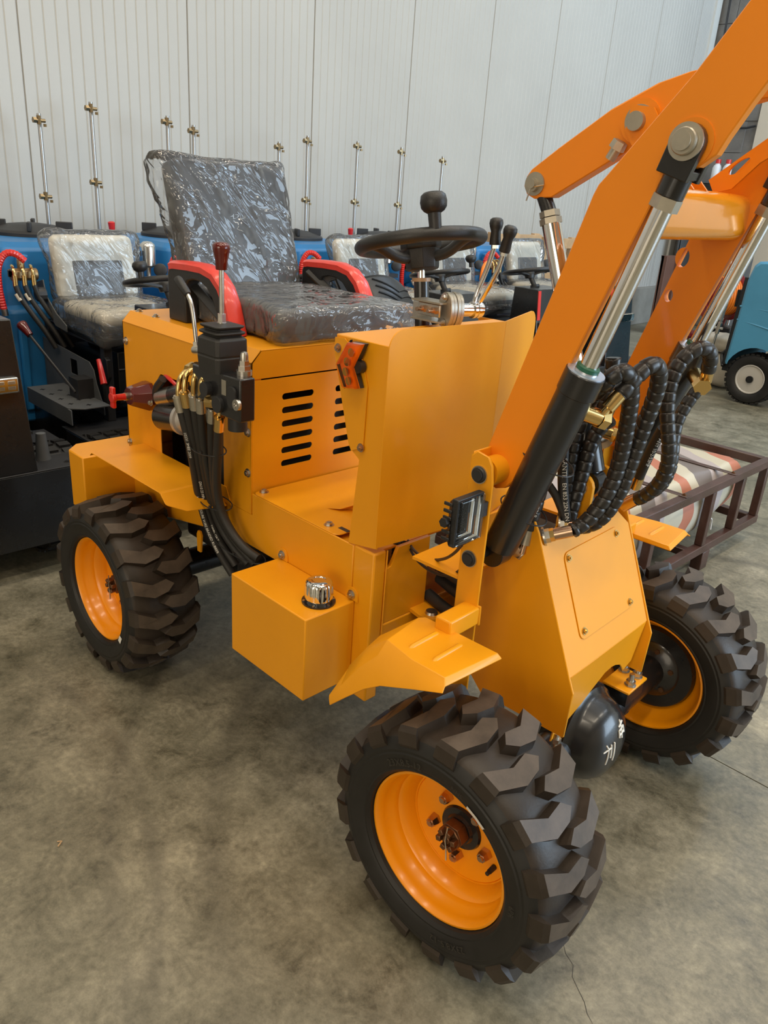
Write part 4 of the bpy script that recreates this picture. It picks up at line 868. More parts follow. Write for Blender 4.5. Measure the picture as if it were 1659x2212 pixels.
part('lamp_bracket', M().bb(1.225, 1.237, -.343, -.318, .905, .935).cyl((1.215, -.43, .912), (1.215, -.342, .912), .006, n=12).cyl((1.215, -.434, .912), (1.215, -.424, .912), .010, n=6), PLA, WL, True)
part('lamp_wire', M().tube(smoothpath(P['wire1']), .0035, 8).tube(smoothpath(P['wire2']), .0035, 8), PLA, WL, False) if False else part('lamp_wire', M().tube(smoothpath(P['wire1']), .0035, 8).tube(smoothpath(P['wire2']), .0035, 8), PLA, WL, True)
def ribbed(i, j): return .011 + .0014*(i % 2)
part('wire_conduit', M().tube(smoothpath(P['conduit'], .004), ribbed, 12), PLA, LD, False, 20)
part('wire_conduit', M().tube(smoothpath(P['conduit2'], .004), ribbed, 12), PLA, LD, False, 20)
for i, (a, b) in enumerate((((.97, -.10, .63), (1.22, -.12, .62)), ((.97, -.08, .58), (1.22, -.10, .56)), ((.97, -.12, .545), (1.22, -.14, .53)), ((.97, -.06, .67), (1.18, -.08, .69)))):
    part('hydraulic_hose', M().tube(smoothpath([a, (1.04, a[1]-.03, a[2]-.02), (1.13, a[1]+.0, a[2]+.005), b], .01), .016, 10), HOS, LD, False, 60)

# --- lift arms
AO = [(1.172, 1.005), (1.215, 1.145), (1.294, 1.402), (1.327, 1.512), (1.334, 1.528), (1.345, 1.541), (1.466, 1.691), (1.524, 1.776), (1.72, 2.05), (1.98, 2.40)]
AI = [(2.10, 2.28), (1.86, 1.97), (1.69, 1.80), (1.60, 1.715), (1.560, 1.648), (1.535, 1.602), (1.524, 1.578), (1.500, 1.560), (1.478, 1.560), (1.462, 1.555), (1.438, 1.513), (1.404, 1.419), (1.346, 1.255), (1.300, 1.120), (1.258, .995), (1.250, .968), (1.232, .948), (1.208, .940), (1.184, .948), (1.170, .970)]
for s in (-1, 1):
    y0 = -.257 if s < 0 else .235
    holes = [] if s < 0 else [[(1.298+.016*cos(2*pi*i/20), 1.402+.021*sin(2*pi*i/20)) for i in range(20)], [(1.284+.010*cos(2*pi*i/20), 1.318+.014*sin(2*pi*i/20)) for i in range(20)]]
    A = part('lift_arm', M().plate((AO + AI)[::-1], (0, y0, 0), (1, 0, 0), (0, 0, 1), -.022, holes), ORA, LD, True, 25, bevel=.002, seg=1)
    part('pivot_boss', M().cyl((1.208, s*.300, .984), (1.208, s*.20, .984), .030, n=28), YEL, A, True)
    yp = s*.246
    part('pin_boss', M().cyl((1.481, yp-.013, 1.594), (1.481, yp+.013, 1.594), .036, n=28), ORA, A, True)
    d = V((1.240-1.481, 0, .831-1.594)).normalized(); tp = V((1.481, yp, 1.594)); bt = V((1.222, yp, .800))
    cl = part('lift_cylinder', M().cyl(V((1.363, yp, 1.211)), V((1.232, yp, .815)), .036, n=36).cyl(V((1.222, yp-.02, .80)), V((1.222, yp+.02, .80)), .032, n=24).cyl(V((1.3635, yp, 1.2125)), V((1.350, yp, 1.170)), .0385, n=36), BLK, LD, True, 40, bevel=.0015, seg=1)
    e = V((1.363, yp, 1.211))
    part('gland_ring', M().lathe([(.022, .0016), (.036, .0016), (.0362, -.001)], V((1.3638, yp, 1.2135)), -d, 40), BAR, cl, True)
    part('wiper_seal', M().lathe([(.0168, .006), (.0215, .006), (.022, .010), (.022, .0135), (.0195, .016), (.0168, .016)], e, -d, 32), GRN, cl, True)
    part('wiper_land', M().cyl(e, e-d*.0065, .0225, n=32), STE, cl, True)
    part('piston_rod', M().cyl(e, V((1.4535, yp, 1.506)), .0170, n=36), CHR, cl, True)
    part('rod_nut', M().cyl(V((1.4505, yp, 1.4965)), V((1.4565, yp, 1.5155)), .0245, n=6), DST, cl, True)
    x, y_, a = frame(-d, (0, 1, 0))
    ck = M().cyl(V((1.4565, yp, 1.5155)), V((1.4665, yp, 1.548)), .0235, n=28)
    side = (-d).cross(V((0, 1, 0)))
    base = V((1.4665, yp, 1.548))
    for k in (-1, 1):
        o = V((0, k*.022, 0)); ol = [(-.027, -.004), (.027, -.004), (.028, .048)] + [(.028*cos(rad(t)), .048+.028*sin(rad(t))) for t in range(0, 181, 20)] + [(-.028, .048)]
        ck.plate(ol, base + o + V((0, -.007, 0)), side, -d, .014 if side.cross(-d).y > 0 else -.014)
    ck.box(base - d*.006, (.05, .056, .014), Matrix.Rotation(math.atan2(-d.x, -d.z), 3, 'Y'))
    part('rod_clevis', ck, BLK, cl, True, 30, bevel=.002)
    part('clevis_pin', M().cyl((1.481, yp-.048, 1.594), (1.481, yp+.048, 1.594), .014, n=20).cyl((1.481, yp+s*.0295, 1.594), (1.481, yp+s*.0335, 1.594), .0275, n=32).lathe([(0, .003), (.005, .003), (.006, .009), (.0185, .009), (.0200, .007), (.0205, 0)], (1.481, yp+s*.0335, 1.594), (0, s, 0), 32), DST, cl, True, 30)
xt = M().plate(rrect(1.322, 1.420, 1.446, 1.536, .026, 6), (0, -.2355, 0), (1, 0, 0), (0, 0, 1), -.471)
XT = part('cross_tube', xt, GLO, LD, True, 30)
for y_ in (-.034, .028): part('lever_ear', M().plate([(1.325, 1.530), (1.405, 1.535), (1.380, 1.56), (1.300, 1.670), (1.255, 1.675), (1.250, 1.63)], (0, y_, 0), (1, 0, 0), (0, 0, 1), -.006), ORA, XT, True, 20)
part('arm_gusset', M().plate([(1.335, 1.560), (1.435, 1.640), (1.62, 1.785), (1.63, 1.735), (1.43, 1.595), (1.385, 1.545), (1.35, 1.536)], (0, .200, 0), (1, 0, 0), (0, 0, 1), -.008, [[(1.392+.024*cos(t)*.78-.009*sin(t)*.6, 1.588+.024*cos(t)*.62+.009*sin(t)*.78) for t in [2*pi*i/24 for i in range(24)]]]), ORA, XT, True, 20)
lv = [(1.030, 1.543), (1.040, 1.557), (1.100, 1.600), (1.160, 1.640), (1.205, 1.670), (1.291, 1.712), (1.349, 1.729), (1.45, 1.745), (1.70, 1.76), (1.70, 1.70), (1.49, 1.683), (1.35, 1.645), (1.230, 1.584), (1.098, 1.505), (1.075, 1.503), (1.055, 1.500), (1.036, 1.508), (1.026, 1.524)]
LVR = part('tilt_lever', M().plate(lv[::-1], (0, -.016, 0), (1, 0, 0), (0, 0, 1), -.032), ORA, LD, True, 25, bevel=.002, seg=1)
part('lever_pad', M().cyl((1.272, -.022, 1.648), (1.272, -.016, 1.648), .040, n=36), ORA, LVR, True)
part('lever_pin', M().cyl((1.272, -.040, 1.648), (1.272, .04, 1.648), .013, n=20).cyl((1.272, -.030, 1.648), (1.272, -.022, 1.648), .028, n=28).cyl((1.272, -.046, 1.646), (1.272, -.030, 1.646), .017, n=24), DST, LVR, True)
part('grease_block', M().cyl((1.245, -.034, 1.612), (1.238, -.034, 1.598), .0145, .016, n=6).cyl((1.238, -.034, 1.598), (1.228, -.034, 1.580), .010, n=12), DST, LVR, True)
part('lever_pin', M().cyl((1.054, -.034, 1.529), (1.054, .034, 1.529), .010, n=20).cyl((1.054, -.020, 1.529), (1.054, -.016, 1.529), .0235, n=28).cyl((1.054, -.030, 1.527), (1.054, -.020, 1.527), .0135, n=20), DST, LVR, True)
part('cotter_pin', M().tube([(1.066, -.028, 1.525), (1.054, -.030, 1.522), (1.046, -.030, 1.495)], .0016, 6).tube([(1.054, -.03, 1.522), (1.085, -.03, 1.528)], .0014, 6), STE, LVR, True)
TC = part('tilt_cylinder', M().cyl((1.205, 0, 1.17), (1.285, 0, .945), .033, n=32).cyl((1.285, 0, .945), (1.292, 0, .922), .022, n=20).cyl((1.292, -.02, .922), (1.292, .02, .922), .030, n=24), BLK, LD, True, 40, bevel=.001, seg=1)
part('tilt_rod', M().cyl((1.097, 0, 1.452), (1.207, 0, 1.168), .020, n=32), CHR, TC, True)
part('rod_eye', M().cyl((1.054, -.012, 1.529), (1.054, .012, 1.529), .022, n=24).cyl((1.062, 0, 1.52), (1.088, 0, 1.476), .016, n=20), BLK, TC, True)
part('rod_nut', M().cyl((1.088, 0, 1.478), (1.092, 0, 1.466), .0215, n=6).cyl((1.093, 0, 1.464), (1.097, 0, 1.452), .0235, n=6), DST, TC, True)
for ya, yb in ((-.052, -.040), (.040, .052)):
    part('eye_lug', M().plate([(1.262, .85), (1.322, .85)] + [(1.292+.032*cos(a_), .922+.032*sin(a_)) for a_ in [rad(-10+i*20) for i in range(11)]], (0, ya, 0), (1, 0, 0), (0, 0, 1), -.012), YEL, TC, True, bevel=.001, seg=1)
part('eye_pin', M().cyl((1.292, -.060, .922), (1.292, .06, .922), .012, n=20).cyl((1.292, -.058, .922), (1.292, -.052, .922), .020, n=24), STE, TC, True)
part('eye_pin', M().cyl((1.255, -.06, 1.00), (1.255, .1, 1.00), .012, n=20).cyl((1.255, .09, 1.00), (1.255, .096, 1.00), .026, n=24), STE, TC, True)

# --- front hoses in spiral guards
def spiral(i, j):
    return 1.0
def spiral_hose(key, r=.0165, pitch=.0225):
    pa = smoothpath(P[key], .0022); L = [0.0]
    for a, b in zip(pa, pa[1:]): L.append(L[-1] + (b-a).length)
    def rr(i, j):
        ph = (L[i]/pitch + .10*cos(2*pi*j)) % 1.0; e = abs(2*ph-1)
        return r*(.985 + .05*(1-ph) - (.15 if e > .90 else .05*max(0, e-.6)/.3))
    return pa, M().tube(pa, rr, 14)
FH = {}
for key in ('loop_lower', 'loop_upper', 'loop_far', 'loop_far2', 'tilt_a', 'tilt_b', 'tilt_c'):
    pa, mb = spiral_hose(key, .0165 if 'far2' not in key else .014); FH[key] = (pa, part('spiral_hose', mb, SPI, LD, True, 40))
for key, r_ in (('sante', .0115), ('plain_far', .0125), ('curl', .009), ('curl2', .009)):
    pa = smoothpath(P[key], .006); FH[key] = (pa, part('hydraulic_hose', M().tube(pa, r_, 12), HOS, LD, True, 60))
def ferrule(p, d, L, r, m, par, nm='ferrule'): return part(nm, M().cyl(p, V(p)+V(d).normalized()*L, r, n=18), m, par, True)
pa, ho = FH['loop_lower']
ferrule(pa[0], pa[0]-pa[4], .034, .0130, DST, ho); e = pa[0] + (pa[0]-pa[4]).normalized()*.034
ferrule(e, (pa[0]-pa[4]), .022, .0075, COP, ho, 'hose_tail')
part('banjo_fitting', M().cyl((1.232, -.232, .822), (1.246, -.19, .790), .0145, n=20).cyl((1.228, -.245, .832), (1.233, -.228, .820), .0165, n=20).cyl((1.246, -.19, .790), (1.250, -.178, .781), .0175, n=6), STE, ho, True)
pa, ho = FH['loop_upper']
ferrule(pa[0], pa[0]-pa[4], .034, .0140, BRA, ho); e = pa[0] + (pa[0]-pa[4]).normalized()*.034
ferrule(e, (pa[0]-pa[4]), .018, .008, BRA, ho, 'hose_tail')
part('banjo_fitting', M().cyl((1.352, -.235, 1.138), (1.378, -.195, 1.122), .017, n=20).cyl((1.378, -.195, 1.122), (1.386, -.180, 1.117), .0205, n=6), BRA, ho, True)
pa, ho = FH['loop_far']
ferrule(pa[0], pa[0]-pa[4], .030, .0140, BRA, ho); e = pa[0] + (pa[0]-pa[4]).normalized()*.030
part('banjo_fitting', M().cyl((1.375, .238, 1.160), (1.412, .200, 1.145), .017, n=20).cyl((1.412, .200, 1.145), (1.422, .188, 1.140), .0205, n=6).cyl(e, (1.405, .205, 1.148), .008, n=12), BRA, ho, True)
pa, ho = FH['plain_far']
ferrule(pa[-1], pa[-1]-pa[-4], .034, .0135, BRA, ho)
# bulkhead unions on the nose panel
for (key, yb, zb) in (('loop_lower', -.15, .831), ('loop_upper', -.09, .841), ('loop_far', .125, .846), ('loop_far2', .150, .852)):
    pa, ho = FH[key]; p1 = pa[-1]; d = (pa[-1]-pa[-6]).normalized()
    if key in ('loop_lower', 'loop_upper'):
        b0 = V((1.289 if key == 'loop_lower' else 1.285, yb-.022, zb+.004)); dd = (b0-p1)
        part('ferrule', M().cyl(p1, p1+dd*.62, .0132, n=18), COP, ho, True)
        part('union_nut', M().cyl(p1+dd*.62, p1+dd*.86, .0145, n=6).cyl(p1+dd*.86, b0, .010, n=16), BRA, ho, True)
        part('union_washer', M().cyl(b0-dd.normalized()*.004, b0, .0205, n=28).cyl(b0-dd.normalized()*.014, b0-dd.normalized()*.004, .0155, n=6), STE, ho, True)
    else:
        part('ferrule', M().cyl(p1, p1+d*.045, .0132, n=18), COP, ho, True)
part('tilt_union', M().cyl((1.296, .02, 1.092), (1.290, .02, 1.066), .0125, n=18).cyl((1.29, .02, 1.068), (1.288, .02, 1.04), .009, n=14).cyl((1.262, .005, 1.046), (1.305, .03, 1.034), .016, n=18).cyl((1.305, .03, 1.034), (1.312, .034, 1.032), .019, n=6), BRA, TC, True)
for txt, key, s0, r_, side, fl in (('SANTE', 'sante', .030, .0115, (.75, -.65, 0), False), ('EN 853 2SN DN', 'sante', .085, .0115, (.75, -.65, 0), False), ('ANY 10-2-53MP', 'plain_far', .02, .0125, (.75, -.6, .2), False)):
    pa, ho = FH[key]; part('hose_print', hose_text(txt, .0125 if txt != 'SANTE' else .0145, pa, s0, r_, side), INK, ho, True, 0)
pa, ho = FH['loop_lower']; part('hose_print', hose_text('4 a GB/T368', .012, pa[::-1], sum((b-a).length for a, b in zip(pa, pa[1:]))-.095, .0168, (.7, -.7, .1)), INK, ho, True, 0)
for (c, dr, r_) in (((1.300, -.222, 1.02), (.3, 0, .95), .058), ((1.262, -.222, .90), (.3, 0, .95), .054)):
    x, y_, a = frame(dr); part('cable_tie', M().tube([V(c)+(x*cos(2*pi*i/32)*r_*.8 + y_*sin(2*pi*i/32)*r_) for i in range(32)], .0017, 6, closed=True), PLA, LD, True)

LD.location.z -= .0015
# ------------------------------------------------------------------ the row of ride-on sprayers along the wall
MAT_RUB = mat('ribbed_rubber_mat', (0.014, 0.014, 0.014, 1), 0.38)
BOX = mat('dark_engine_black', (0.008, 0.008, 0.009, 1), 0.45)
GRYM = mat('grey_perforated_metal', (0.10, 0.105, 0.11, 1), 0.5, vary=0.15)
POL = mat('aluminium_tube', (0.40, 0.40, 0.40, 1), 0.34, metal=0.9)
NOZ = mat('brass_nozzle', (0.30, 0.22, 0.12, 1), 0.35, metal=0.9)
LEDB = mat('lamp_bar_silver', (0.70, 0.70, 0.68, 1), 0.15, metal=0.9)

def make_sprayer():
    """built at y = 0: tank against the wall, seat in front of it, dash and steering wheel foremost"""
    t = thing('ride_on_sprayer', 'x', 'sprayer', (-1.7, 0, 0), 'blue ride-on sprayers along the wall')
    # tank: two rounded tiers
    def tier(x0, x1, hw0, hw1, z0, z1, r=.07):
        m = M(); b = rrect(x0, x1, -hw0, hw0, r, 5); u = rrect(x0+.012, x1-.03, -hw1, hw1, r, 5); n = len(b)
        u2 = rrect(x0+.05, x1-.07, -hw1+.04, hw1-.04, r*.7, 5)
        m.add([V((x, y, z0)) for x, y in b] + [V((x, y, z1-.03)) for x, y in u] + [V((x, y, z1)) for x, y in u2], [(i, (i+1) % n, n+(i+1) % n, n+i) for i in range(n)] + [(n+i, n+(i+1) % n, 2*n+(i+1) % n, 2*n+i) for i in range(n)] + [tuple(range(2*n, 3*n)), tuple(range(n-1, -1, -1))])
        return m
    tk = part('tank', tier(-2.68, -1.86, .37, .36, .84, 1.150), BLU, t, smooth=30, bevel=.012)
    part('tank_base', tier(-2.70, -1.80, .385, .38, .30, .87, .06), BLU, tk, smooth=30, bevel=.012)
    for q in ((-1.87, -1.83, -.30, -.24, .90, 1.10), (-1.87, -1.83, .24, .30, .90, 1.10), (-1.81, -1.785, -.34, -.30, .36, .80)): part('tank_rib', M().bb(*q), BLU, tk, bevel=.01)
    lid = M().lathe([(.215, 0), (.215, .016), (.206, .026), (.19, .030), (.12, .052), (.05, .060), (0, .062)], (-2.38, 0, 1.150), (0, 0, 1), 40)
    L = part('tank_lid', lid, SAT, t, smooth=35)
    for k in range(4):
        a = pi/4 + k*pi/2 + .35; part('lid_lug', M().box((-2.38+.165*cos(a), .165*sin(a), 1.200), (.085, .020, .046), Matrix.Rotation(a, 3, 'Z')), SAT, L, bevel=.004)
    part('lid_mark', M().box((-2.30, .02, 1.203), (.05, .08, .003)), SAT, L)
    # seat
    sc_ = cushion(.40, .44, .075, 14).xf(Matrix.Translation((-1.44, .02, .880)))
    SC = part('seat_cushion', sc_, CRE, t, smooth=60)
    part('seat_valance', cushion(.39, .43, .060, 10).xf(Matrix.Translation((-1.445, .02, .845))), GRV, SC, smooth=60)
    T2 = Matrix.Translation((-1.700, .02, 1.055)) @ Matrix.Rotation(rad(-12), 4, 'Y')
    SB = part('seat_back', cushion(.41, .075, .30, 14).xf(T2), CRE, t, smooth=60)
    part('back_panel', cushion(.25, .014, .165, 10, .006).xf(T2 @ Matrix.Translation((.036, 0, -.055))), GRV, SB, smooth=60, label='dark grey patch on the seat back')
    part('film_cover', crumple(cushion(.45, .118, .345, 22).xf(T2), .007, 12, 1.7, [((-1.72, -.22, 1.19), .12, (0, -.035, .012)), ((-1.72, .25, 1.18), .12, (0, .03, .005))]), FILM, SB, smooth=180)
    part('film_cover', crumple(cushion(.49, .51, .150, 22).xf(Matrix.Translation((-1.43, .02, .862))), .009, 11, 4.4, [((-1.2, -.2, .80), .16, (.02, 0, -.03))]), FILM, SC, smooth=180)
    hg = M().plate([(-1.80, .98), (-1.72, 1.00), (-1.70, .93), (-1.60, .86), (-1.50, .82), (-1.50, .79), (-1.62, .80), (-1.72, .87), (-1.79, .90)], (0, -.225, 0), (1, 0, 0), (0, 0, 1), .006)
    HG = part('seat_hinge', hg, GRYM, t, bevel=.002)
    part('recliner_knob', M().lathe([(0, .045), (.026, .045), (.032, .040), (.034, .028), (.034, .004), (.02, 0)], (-1.70, -.232, .935), (0, -1, 0), 12), SAT, HG, smooth=25)
    # frame and engine box under the seat
    part('seat_frame', M().bb(-1.82, -1.20, -.20, -.17, .770, .800).bb(-1.82, -1.20, .20, .23, .770, .800).bb(-1.23, -1.20, -.2, .23, .770, .800).bb(-1.82, -1.79, -.2, .23, .45, .80).bb(-1.24, -1.20, -.20, -.16, .43, .80).bb(-1.24, -1.20, .19, .23, .43, .80), SAT, t, bevel=.004)
    EN = part('engine', M().bb(-1.72, -1.30, -.12, .20, .44, .70).bb(-1.60, -1.34, -.10, .18, .70, .76), BOX, t, bevel=.02)
    part('battery', M().bb(-1.30, -1.215, -.13, .20, .50, .74).bb(-1.30, -1.21, -.13, .20, .655, .665), BOX, EN, bevel=.008)
    def crosses(m, pts, put):
        for a, b in pts: put(m, a, b)
    sh = part('side_guard', M().plate([(-1.80, .47), (-1.18, .47), (-1.18, .50), (-1.24, .60), (-1.26, .66), (-1.30, .69), (-1.80, .72)], (0, -.222, 0), (1, 0, 0), (0, 0, 1), .004, [[(-1.50, .60), (-1.43, .60), (-1.43, .67), (-1.50, .67)]]), GRYM, t, bevel=.001, seg=1)
    cr = M()
    for a, b in ((-1.74, .66), (-1.68, .60), (-1.62, .66), (-1.73, .54), (-1.60, .54), (-1.55, .50), (-1.38, .62), (-1.33, .56), (-1.28, .62), (-1.42, .52), (-1.24, .52)):
        cr.bb(a-.010, a+.010, -.2232, -.2218, b-.003, b+.003).bb(a-.003, a+.003, -.2232, -.2218, b-.010, b+.010)
    part('plus_holes', cr, BOX, sh, smooth=0, kind='stuff')
    st_ = part('side_step', M().plate([(-1.60, -.40), (-1.16, -.40), (-1.12, -.34), (-1.12, -.224), (-1.60, -.224)], (0, 0, .525), (1, 0, 0), (0, 1, 0), .006).bb(-1.60, -1.13, -.40, -.394, .46, .527), GRYM, t, bevel=.001, seg=1)
    cr = M()
    for a, b in ((-1.52, -.36), (-1.42, -.36), (-1.32, -.36), (-1.22, -.36), (-1.47, -.30), (-1.37, -.30), (-1.27, -.30), (-1.17, -.30), (-1.42, -.25), (-1.27, -.25)):
        cr.bb(a-.012, a+.012, b-.003, b+.003, .5308, .5318).bb(a-.003, a+.003, b-.012, b+.012, .5308, .5318)
    part('plus_holes', cr, BOX, st_, smooth=0, kind='stuff')
    ge = part('gear_lever', M().tube([(-1.30, -.30, .56), (-1.53, -.40, .80)], .0065, 8).bb(-1.36, -1.27, -.30, -.224, .531, .62), SAT, t)
    part('gear_knob', M().lathe([(0, 0), (.015, 0), (.017, .02), (.024, .055), (.023, .065), (.018, .070), (0, .071)], (-1.515, -.393, .785), (-.69, -.30, .72), 18), DRD, ge, smooth=50)
    tl = part('throttle_plate', M().plate([(-1.215, .70), (-1.19, .73), (-1.17, .72), (-1.165, .64), (-1.20, .60), (-1.215, .64)], (0, -.205, 0), (1, 0, 0), (0, 0, 1), -.02), BOX, t, bevel=.003)
    part('throttle_lever', M().tube(smoothpath([(-1.19, -.232, .722), (-1.17, -.235, .70), (-1.15, -.238, .655), (-1.135, -.24, .625)], .01), lambda i, j: .010+.0006*i, 8), RED, tl, smooth=60)
    # floor, body front, dash
    bd = part('chassis', M().bb(-2.60, -.735, -.30, .30, .20, .41).bb(-1.20, -.731, -.40, .40, .30, .425).plate([(-.40, .425), (.40, .425), (.40, .30), (.30, .13), (-.30, .13), (-.40, .30)], (-.735, 0, 0), (0, 1, 0), (0, 0, 1), .006), BLK, t, bevel=.005)
    fl_ = part('foot_plate', M().bb(-1.24, -.731, -.40, .40, .425, .431), SAT, t, bevel=.002)
    for a, b in ((-1.19, -.36), (-.78, -.36), (-.78, -.20), (-1.19, .30), (-.78, .30)): part('plate_bolt', M().bolt((a, b, .431), (0, 0, 1), .009, .004), SAT, fl_)
    part('pedal_boot', M().lathe([(0, .11), (.018, .105), (.026, .02), (.03, 0)], (-.86, .24, .431), (0, 0, 1), 18), GRYM, fl_, smooth=40)
    part('pedal', M().bb(-1.10, -1.02, .15, .27, .485, .497).bb(-1.07, -1.05, .2, .22, .43, .486), SAT, fl_, smooth=40)
    dash = M().hexa([(-1.00, -.17, .431), (-.735, -.17, .431), (-.735, .17, .431), (-1.00, .17, .431)], [(-.985, -.155, .985), (-.80, -.155, .985), (-.80, .155, .985), (-.985, .155, .985)])
    D = part('dash_column', dash, BLK, t, smooth=0, bevel=.004)
    part('reflective_strip', M().hexa([(-.776, -.158, .80), (-.776, -.128, .80), (-.782, -.128, .80), (-.782, -.158, .80)], [(-.796, -.154, .978), (-.796, -.126, .978), (-.802, -.126, .978), (-.802, -.154, .978)]), RED, D, smooth=0)
    lb = part('light_bar', M().bb(-.775, -.745, -.14, .14, .735, .79), LEDB, t, bevel=.006)
    part('bar_lens', M().bb(-.7425, -.738, -.138, .138, .737, .788), CLR, lb, bevel=.002)
    for zz in (.753, .773):
        for yk in range(7): part('led_cup', M().box((-.7445, -.114+.038*yk, zz), (.003, .026, .013)), INK, lb, bevel=.002, seg=1)
    part('column', M().cyl((-.94, 0, .985), (-.985, 0, 1.045), .016, n=16).cyl((-.935, 0, .98), (-.94, 0, .995), .03, n=16), SAT, t)
    s_c = V((-.995, 0, 1.075)); s_n = V((-sin(rad(12)), 0, cos(rad(12)))); x, y, a = frame(s_n, (0, 1, 0))
    W_ = part('steering_wheel', M().tube([s_c + (x*cos(2*pi*i/48)+y*sin(2*pi*i/48))*.165 for i in range(48)], .0125, 10, closed=True).lathe([(0, -.045), (.03, -.045), (.036, -.02), (.03, -.005), (0, -.003)], s_c, s_n, 16), PLA, t, smooth=50)
    for k in range(3):
        d = x*cos(rad(30+120*k)) + y*sin(rad(30+120*k)); part('wheel_spoke', M().hexa([s_c+d*.02-s_n*.03-s_n.cross(d)*.02, s_c+d*.02-s_n*.03+s_n.cross(d)*.02, s_c+d*.155+s_n.cross(d)*.012, s_c+d*.155-s_n.cross(d)*.012], [s_c+d*.02-s_n*.02-s_n.cross(d)*.02, s_c+d*.02-s_n*.02+s_n.cross(d)*.02, s_c+d*.155+s_n*.008+s_n.cross(d)*.012, s_c+d*.155+s_n*.008-s_n.cross(d)*.012]), PLA, W_)
    kp_ = s_c + (lambda d: (d - s_n*d.dot(s_n)).normalized()*.163)(V((.06, -.12, 0)))
    part('spinner_knob', M().lathe([(.012, .008), (.013, .032), (.026, .040), (.032, .055), (.028, .068), (.018, .074), (0, .075)], kp_, s_n, 20), PLA, W_, smooth=50)
    # pump fittings beside the seat
    PF = part('pump_manifold', M().bb(-1.80, -1.72, -.36, -.26, 1.005, 1.04).cyl((-1.76, -.36, 1.02), (-1.76, -.24, 1.02), .028, n=16).cyl((-1.76, -.31, 1.04), (-1.76, -.31, 1.09), .018, n=6), mat('bronze_casting', (.36, .24, .12, 1), .4, metal=.8), t, bevel=.004)
    for i in range(3):
        y_ = -.365 + .042*i
        part('brass_elbow', M().tube(smoothpath([(-1.755, y_+.01, 1.06), (-1.72, y_, 1.068), (-1.695, y_-.004, 1.058), (-1.688, y_-.004, 1.02)], .01), .0075, 8).cyl((-1.688, y_-.004, 1.025), (-1.688, y_-.004, .975), .0115, n=12), BRA, PF)
        part('pump_hose', M().tube(smoothpath([(-1.688, y_-.004, .98), (-1.69, y_, .93), (-1.66, y_+.04, .86), (-1.62, y_+.09, .78), (-1.60, y_+.12, .70)], .02), .0125, 8), HOS, PF, smooth=60)
        if i < 2: part('hose_label', M().cyl((-1.690, y_-.001, .945), (-1.680, y_+.012, .915), .0140, n=12), CRE, PF)
    part('filter_bowl', M().lathe([(0, .13), (.02, .128), (.036, .115), (.040, .10), (.040, .01), (.03, 0)], (-1.80, .36, 1.04), (0, 0, 1), 20).cyl((-1.80, .36, .97), (-1.80, .36, 1.04), .014, n=10), LEDB, PF, smooth=40)
    gz = M().lathe([(0, .02), (.030, .02), (.034, .017), (.034, -.005), (0, -.008)], (-1.745, .40, 1.03), (.8, -.55, .1), 24)
    G = part('pressure_gauge', gz, SAT, PF, smooth=40)
    part('gauge_face', M().lathe([(0, .0215), (.028, .0215)], (-1.745, .40, 1.03), (.8, -.55, .1), 24), LEDB, G)
    part('valve_stem', M().cyl((-1.78, .29, .97), (-1.78, .29, 1.10), .012, n=10).cyl((-1.78, .29, 1.10), (-1.78, .29, 1.125), .022, n=8).bb(-1.83, -1.74, .27, .42, .955, .98), SAT, PF)
    ri = part('suction_hose', M().tube(smoothpath([(-1.70, -.31, 1.085), (-1.715, -.34, 1.13), (-1.73, -.39, 1.14), (-1.74, -.435, 1.08), (-1.74, -.43, .96), (-1.74, -.415, .87)], .006), lambda i, j: .0145+.002*(i % 2), 10), RED, t, smooth=30)
    part('hose_tail', M().cyl((-1.74, -.415, .87), (-1.74, -.412, .84), .017, n=14), STE, ri)
    # wheels
    for wx, r_ in ((-.98, .225), (-2.25, .225)):
        for s in (-1, 1):
            cy = s*.300
            tyre = M().lathe([(.11, -.065), (.13, -.082), (.17, -.092), (.200, -.088), (.215, -.07), (.218, 0), (.215, .07), (.200, .088), (.17, .092), (.13, .082), (.11, .065)], (wx, cy, r_), (0, 1, 0), 40, 1)
            for i in range(26):      # turf blocks, three across
                for q, yy in enumerate((-.062, 0, .062)):
                    a = 2*pi*(i+.5*(q % 2))/26; ca, sa = cos(a), sin(a)
                    tyre.box((wx+.219*ca, cy+yy, r_+.219*sa), (.014, .046, .036), Matrix.Rotation(-a, 3, 'Y'))
            wl = part('wheel', tyre, [WAL, WAL], t, smooth=30)
            part('rim', M().lathe([(.118, .068), (.110, .07), (.104, .04), (.09, .02), (.03, .02), (.03, .035), (0, .036)], (wx, cy, r_), (0, s, 0), 32), GRM, wl, smooth=35)
    return t
def add_pole(t, y, h, x=-2.55, lean=0.0, low=True):
    """chrome boom tube standing behind the tank, with its nozzle bodies"""
    y0 = t.location.y
    p = part('boom_pole', M().cyl((x, y, .6), (x+lean, y, h), .0110, n=14), POL, t)
    for z in ((h-.035, h-.42) if low else (h-.035,)):
        part('nozzle_body', M().cyl((x+.012, y-.040, z), (x+.012, y+.022, z), .010, n=10).cyl((x+.012, y-.044, z), (x+.012, y-.026, z), .016, n=6).cyl((x+.012, y-.012, z-.020), (x+.012, y-.012, z+.024), .012, n=8).cyl((x+.03, y+.012, z-.016), (x+.03, y+.012, z-.03), .009, n=8), NOZ, p)
    return p
SPY = {'first': -.60, 'second': .28, 'third': 1.16, 'fourth': 2.04, 'fifth': 2.92, 'sixth': 3.80}
